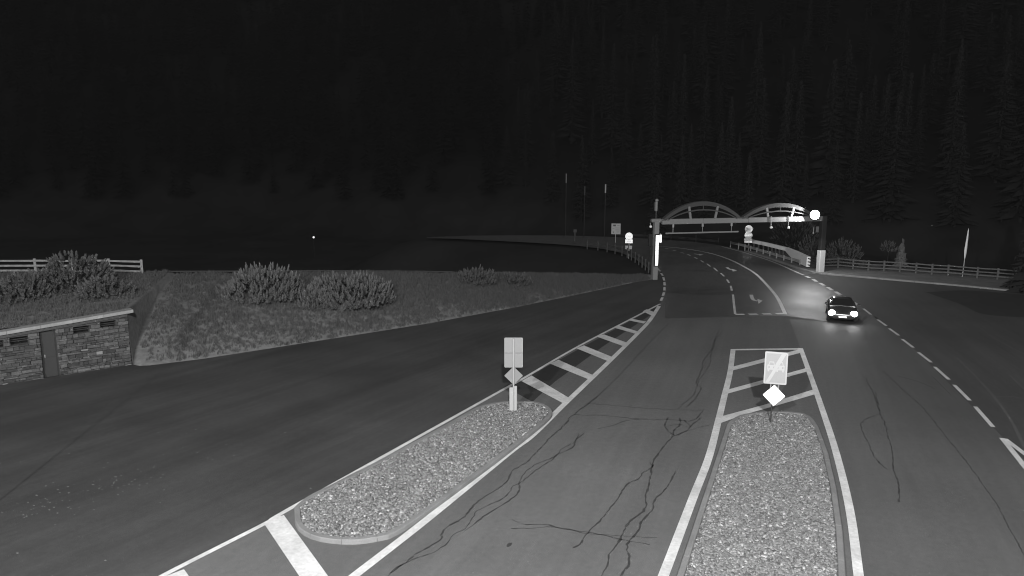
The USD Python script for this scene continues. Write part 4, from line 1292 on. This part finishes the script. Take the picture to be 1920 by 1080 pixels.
# the far forest as one mass
fp = '/World/mountain_forest'; USED.add(fp)
pi = UsdGeom.PointInstancer.Define(stage, fp)
rel = pi.CreatePrototypesRel()
for k in range(3):
    rel.AddTarget(usdkit.mesh(stage, f'{fp}/spruce_{k:03d}' if k else f'{fp}/spruce', spruce_crown(200 + k, 18, 2.9, 16, 6), M['needle_far']).GetPath())
N = 9000
az = np.radians(nrng.uniform(-60, 62, N)); D = np.sqrt(nrng.uniform(150 ** 2, 560 ** 2, N))
X, Y = D * np.sin(az), D * np.cos(az); Zf = land_z(X, Y)
azd = np.degrees(az)
keep = (Zf > 2) & ~((azd > -1) & (azd < 37) & (D < 250))
X, Y, Zf = X[keep], Y[keep], Zf[keep]; N = len(X)
pi.CreateProtoIndicesAttr(Vt.IntArray.FromNumpy(nrng.integers(0, 3, N).astype(np.int32)))
pi.CreatePositionsAttr(Vt.Vec3fArray.FromNumpy(np.column_stack([X, Y, Zf - .4]).astype(np.float32)))
pi.CreateScalesAttr(Vt.Vec3fArray.FromNumpy(np.repeat(.6 + .6 * nrng.random((N, 1)), 3, 1).astype(np.float32)))
an = nrng.random(N) * 6.283
pi.CreateOrientationsAttr(Vt.QuathArray([Gf.Quath(float(math.cos(q / 2)), 0.0, 0.0, float(math.sin(q / 2))) for q in an]))
tag(pi, 'dark spruce forest covering the mountainsides', 'forest', kind='stuff')

# trees and bushes by the right fence
def ground_pt(px, py): return G(px, py)


p = G(1687, 506) + np.array([1.2, 2.2, -.6])
make_spruce('small pale young spruce just behind the timber fence right of the lamp', p, 300, top_height(p, 1688, 456), .75, 'needle_pine', name='young_spruce')
p = G(1938, 548) + np.array([0, 0, -.3])
make_spruce('dark spruce at the right edge of the picture beyond the fence end', p, 301, 9.0, 2.3, 'needle_dark')
p = G(1662, 512) + np.array([.8, 1.6, -.4])
t = thing('thin_tree', 'thin bare young tree behind the fence between the bush and the young spruce', 'tree', p)
obj('trunk', rod((0, 0, -.3), (.1, 0, top_height(p, 1660, 446)), .035, 6, .012), 'bark', t)
obj('crown', tufts(60, mound(.7, .6, 1.1, .4, .8), 1, .14, .07, 8, seed=33) if 0 else (lambda m_: (m_[0] + [0, 0, top_height(p, 1660, 446) * .62], m_[1]))(tufts(60, mound(.6, .5, .9, .4, .8), 1, .14, .07, 8, seed=33)), 'leaf_pale', t)


def verge_bush(label, px, py, w, h, n, seed, name='verge_bush', off=(.6, 1.4)):
    p = G(px, py) + np.array([off[0], off[1], -.3]); d = np.linalg.norm(p - [0, 0, CAMH])
    rx, rz_ = w * d / FOC / 2, h * d / FOC
    t = thing(name, label, 'bush', p, face_cam(p))
    obj('foliage', tufts(n, mound(rx, rx * .8, rz_ * .85, .5, .8), 1, .17, .10, 13, seed=seed), 'leaf_pale', t)
    obj('stems', [rod((0, 0, -.2), (rr.normal(0, rx * .4), rr.normal(0, rx * .3), rz_ * .7), .03, 5, .01) for k in range(8)], 'bark', t)


verge_bush('leafy bush lit by the street lamp behind the fence right of its post', 1578, 501, 62, 50, 300, 51)
verge_bush('leafy bush behind the gap between the parapet end and the lamp post', 1521, 498, 40, 50, 200, 52, off=(1.0, 3.0))
verge_bush('dim rounded bush behind the parapet under the right arch', 1470, 474, 90, 58, 320, 53, off=(5.0, 9.0))

# ------------------------------------------------------------------ small things near and far
p = G(1804, 521)
fl_ = thing('flagpole', 'thin pole with a furled pale flag behind the right fence', 'flagpole', p + [0, 0, .05])
ht = top_height(p, 1807, 429)
obj('pole', rod((0, 0, -.1), (.12, 0, ht), .045, 8, .03), 'galvanised', fl_)
zs_ = np.linspace(ht * .36, ht * .99, 14); V, F = [], []
for k, z in enumerate(zs_):
    q = k / 13; wd = .03 + .11 * math.sin(min(q * 1.9, 1) * math.pi * .55) * (1 - q) ** .55
    for j in range(8):
        a = 6.283 * j / 8
        V.append([.12 * z / ht + wd * (1 + .3 * math.sin(3 * a + z * 2)) * math.cos(a), wd * .7 * math.sin(a), z])
for k in range(13):
    for j in range(8):
        a, b = k * 8 + j, k * 8 + (j + 1) % 8
        F.append([a, b, b + 8, a + 8])
obj('flag', (np.array(V), np.array(F)), 'flag_cloth', fl_, smooth=True)

for px, y0, y1, yb, dist, lab, mat in ((1060.5, 326, 343, 440, 118, 'tall thin pole with a faint pale top left among the far spruces', 'print_grey'), (1133.5, 346, 362, 440, 112, 'thin pole with a brighter pale top among the far spruces', 'print_mid'),
                                      (1095, 350, 366, 440, 116, 'faint thin pole between the two pale-topped poles', 'gantry_dark')):
    p = plant_at(px, yb, 0, dist)
    t = thing('marker_pole', lab, 'pole', p)
    zt, zb = top_height(p, px, y0), top_height(p, px, y1)
    obj('pole', rod((0, 0, -.5), (0, 0, zt), .05, 6), 'pole_dark', t)
    obj('sleeve', rod((0, 0, zb), (0, 0, zt + .05), .11, 8), mat, t)
p = plant_at(1078, 445, 0, 100)
t = thing('bollard', 'faint dark post with a broader head beside the far bend', 'post', p)
zt = top_height(p, 1078, 433)
obj('post', rod((0, 0, -.5), (0, 0, zt), .12, 8), 'gantry_dark', t)
obj('head', cbx(.5, .2, .45, (0, 0, zt), .05), 'gantry_dark', t)

# tall pole standing just left of the view, its shadow falls across the lot and the bank
tp = np.array([-15.9, 18.3, 0])
t = thing('flagpole', 'tall flagpole with a furled flag on the lot below the stone building', 'flagpole', tp)
obj('pole', rod((0, 0, -.2), (0, 0, 11.6), .03, 10, .025), 'galvanised', t, smooth=40)
obj('flag', rod((0, 0, 8.3), (0, 0, 11.4), .17, 9, .07), 'flag_cloth', t, smooth=40)
obj('base_plate', cbx(.4, .4, .06, (0, 0, .03), .01), 'galvanised', t)

# a lit hut far down the valley on the left
d = ray(588, 445); d = d / math.hypot(d[0], d[1]); dist = 130
p = np.array([d[0] * dist, d[1] * dist, 0]); p[2] = CAMH + d[2] * dist
gz = float(land_z(p[:1], p[1:2])[0])
hut = thing('yard_lamp', 'single small lamp shining far down the dark valley', 'lamp', (p[0], p[1], min(gz, p[2] - 1)))
hh = p[2] - min(gz, p[2] - 1)
obj('pole', rod((0, 0, -.5), (0, 0, hh), .05, 6), 'bark', hut)
b_ = trimesh.creation.icosphere(1, .16); b_.apply_translation([0, 0, hh])
obj('lamp_glass', b_, 'far_window', hut, smooth=True)

# ------------------------------------------------------------------ the thin damp night air over the whole place
M['night_haze'] = usdkit.material(stage, '/World/Looks/night_haze', {'v': ('principled_volume', {'color': grey(.95), 'density': HAZE, 'anisotropy': 0.0})}, volume='v.volume')
gz_ = gm[0]
hx0, hy0, hz0 = gz_.min(0) - [15, 15, 2]
hx1, hy1, hz1 = gz_.max(0) + [15, 15, 30]
tag(obj('haze', bx(hx1 - hx0, hy1 - hy0, hz1 - hz0, ((hx0 + hx1) / 2, (hy0 + hy1) / 2, (hz0 + hz1) / 2)), 'night_haze'), 'thin even night haze over the whole place', kind='stuff')
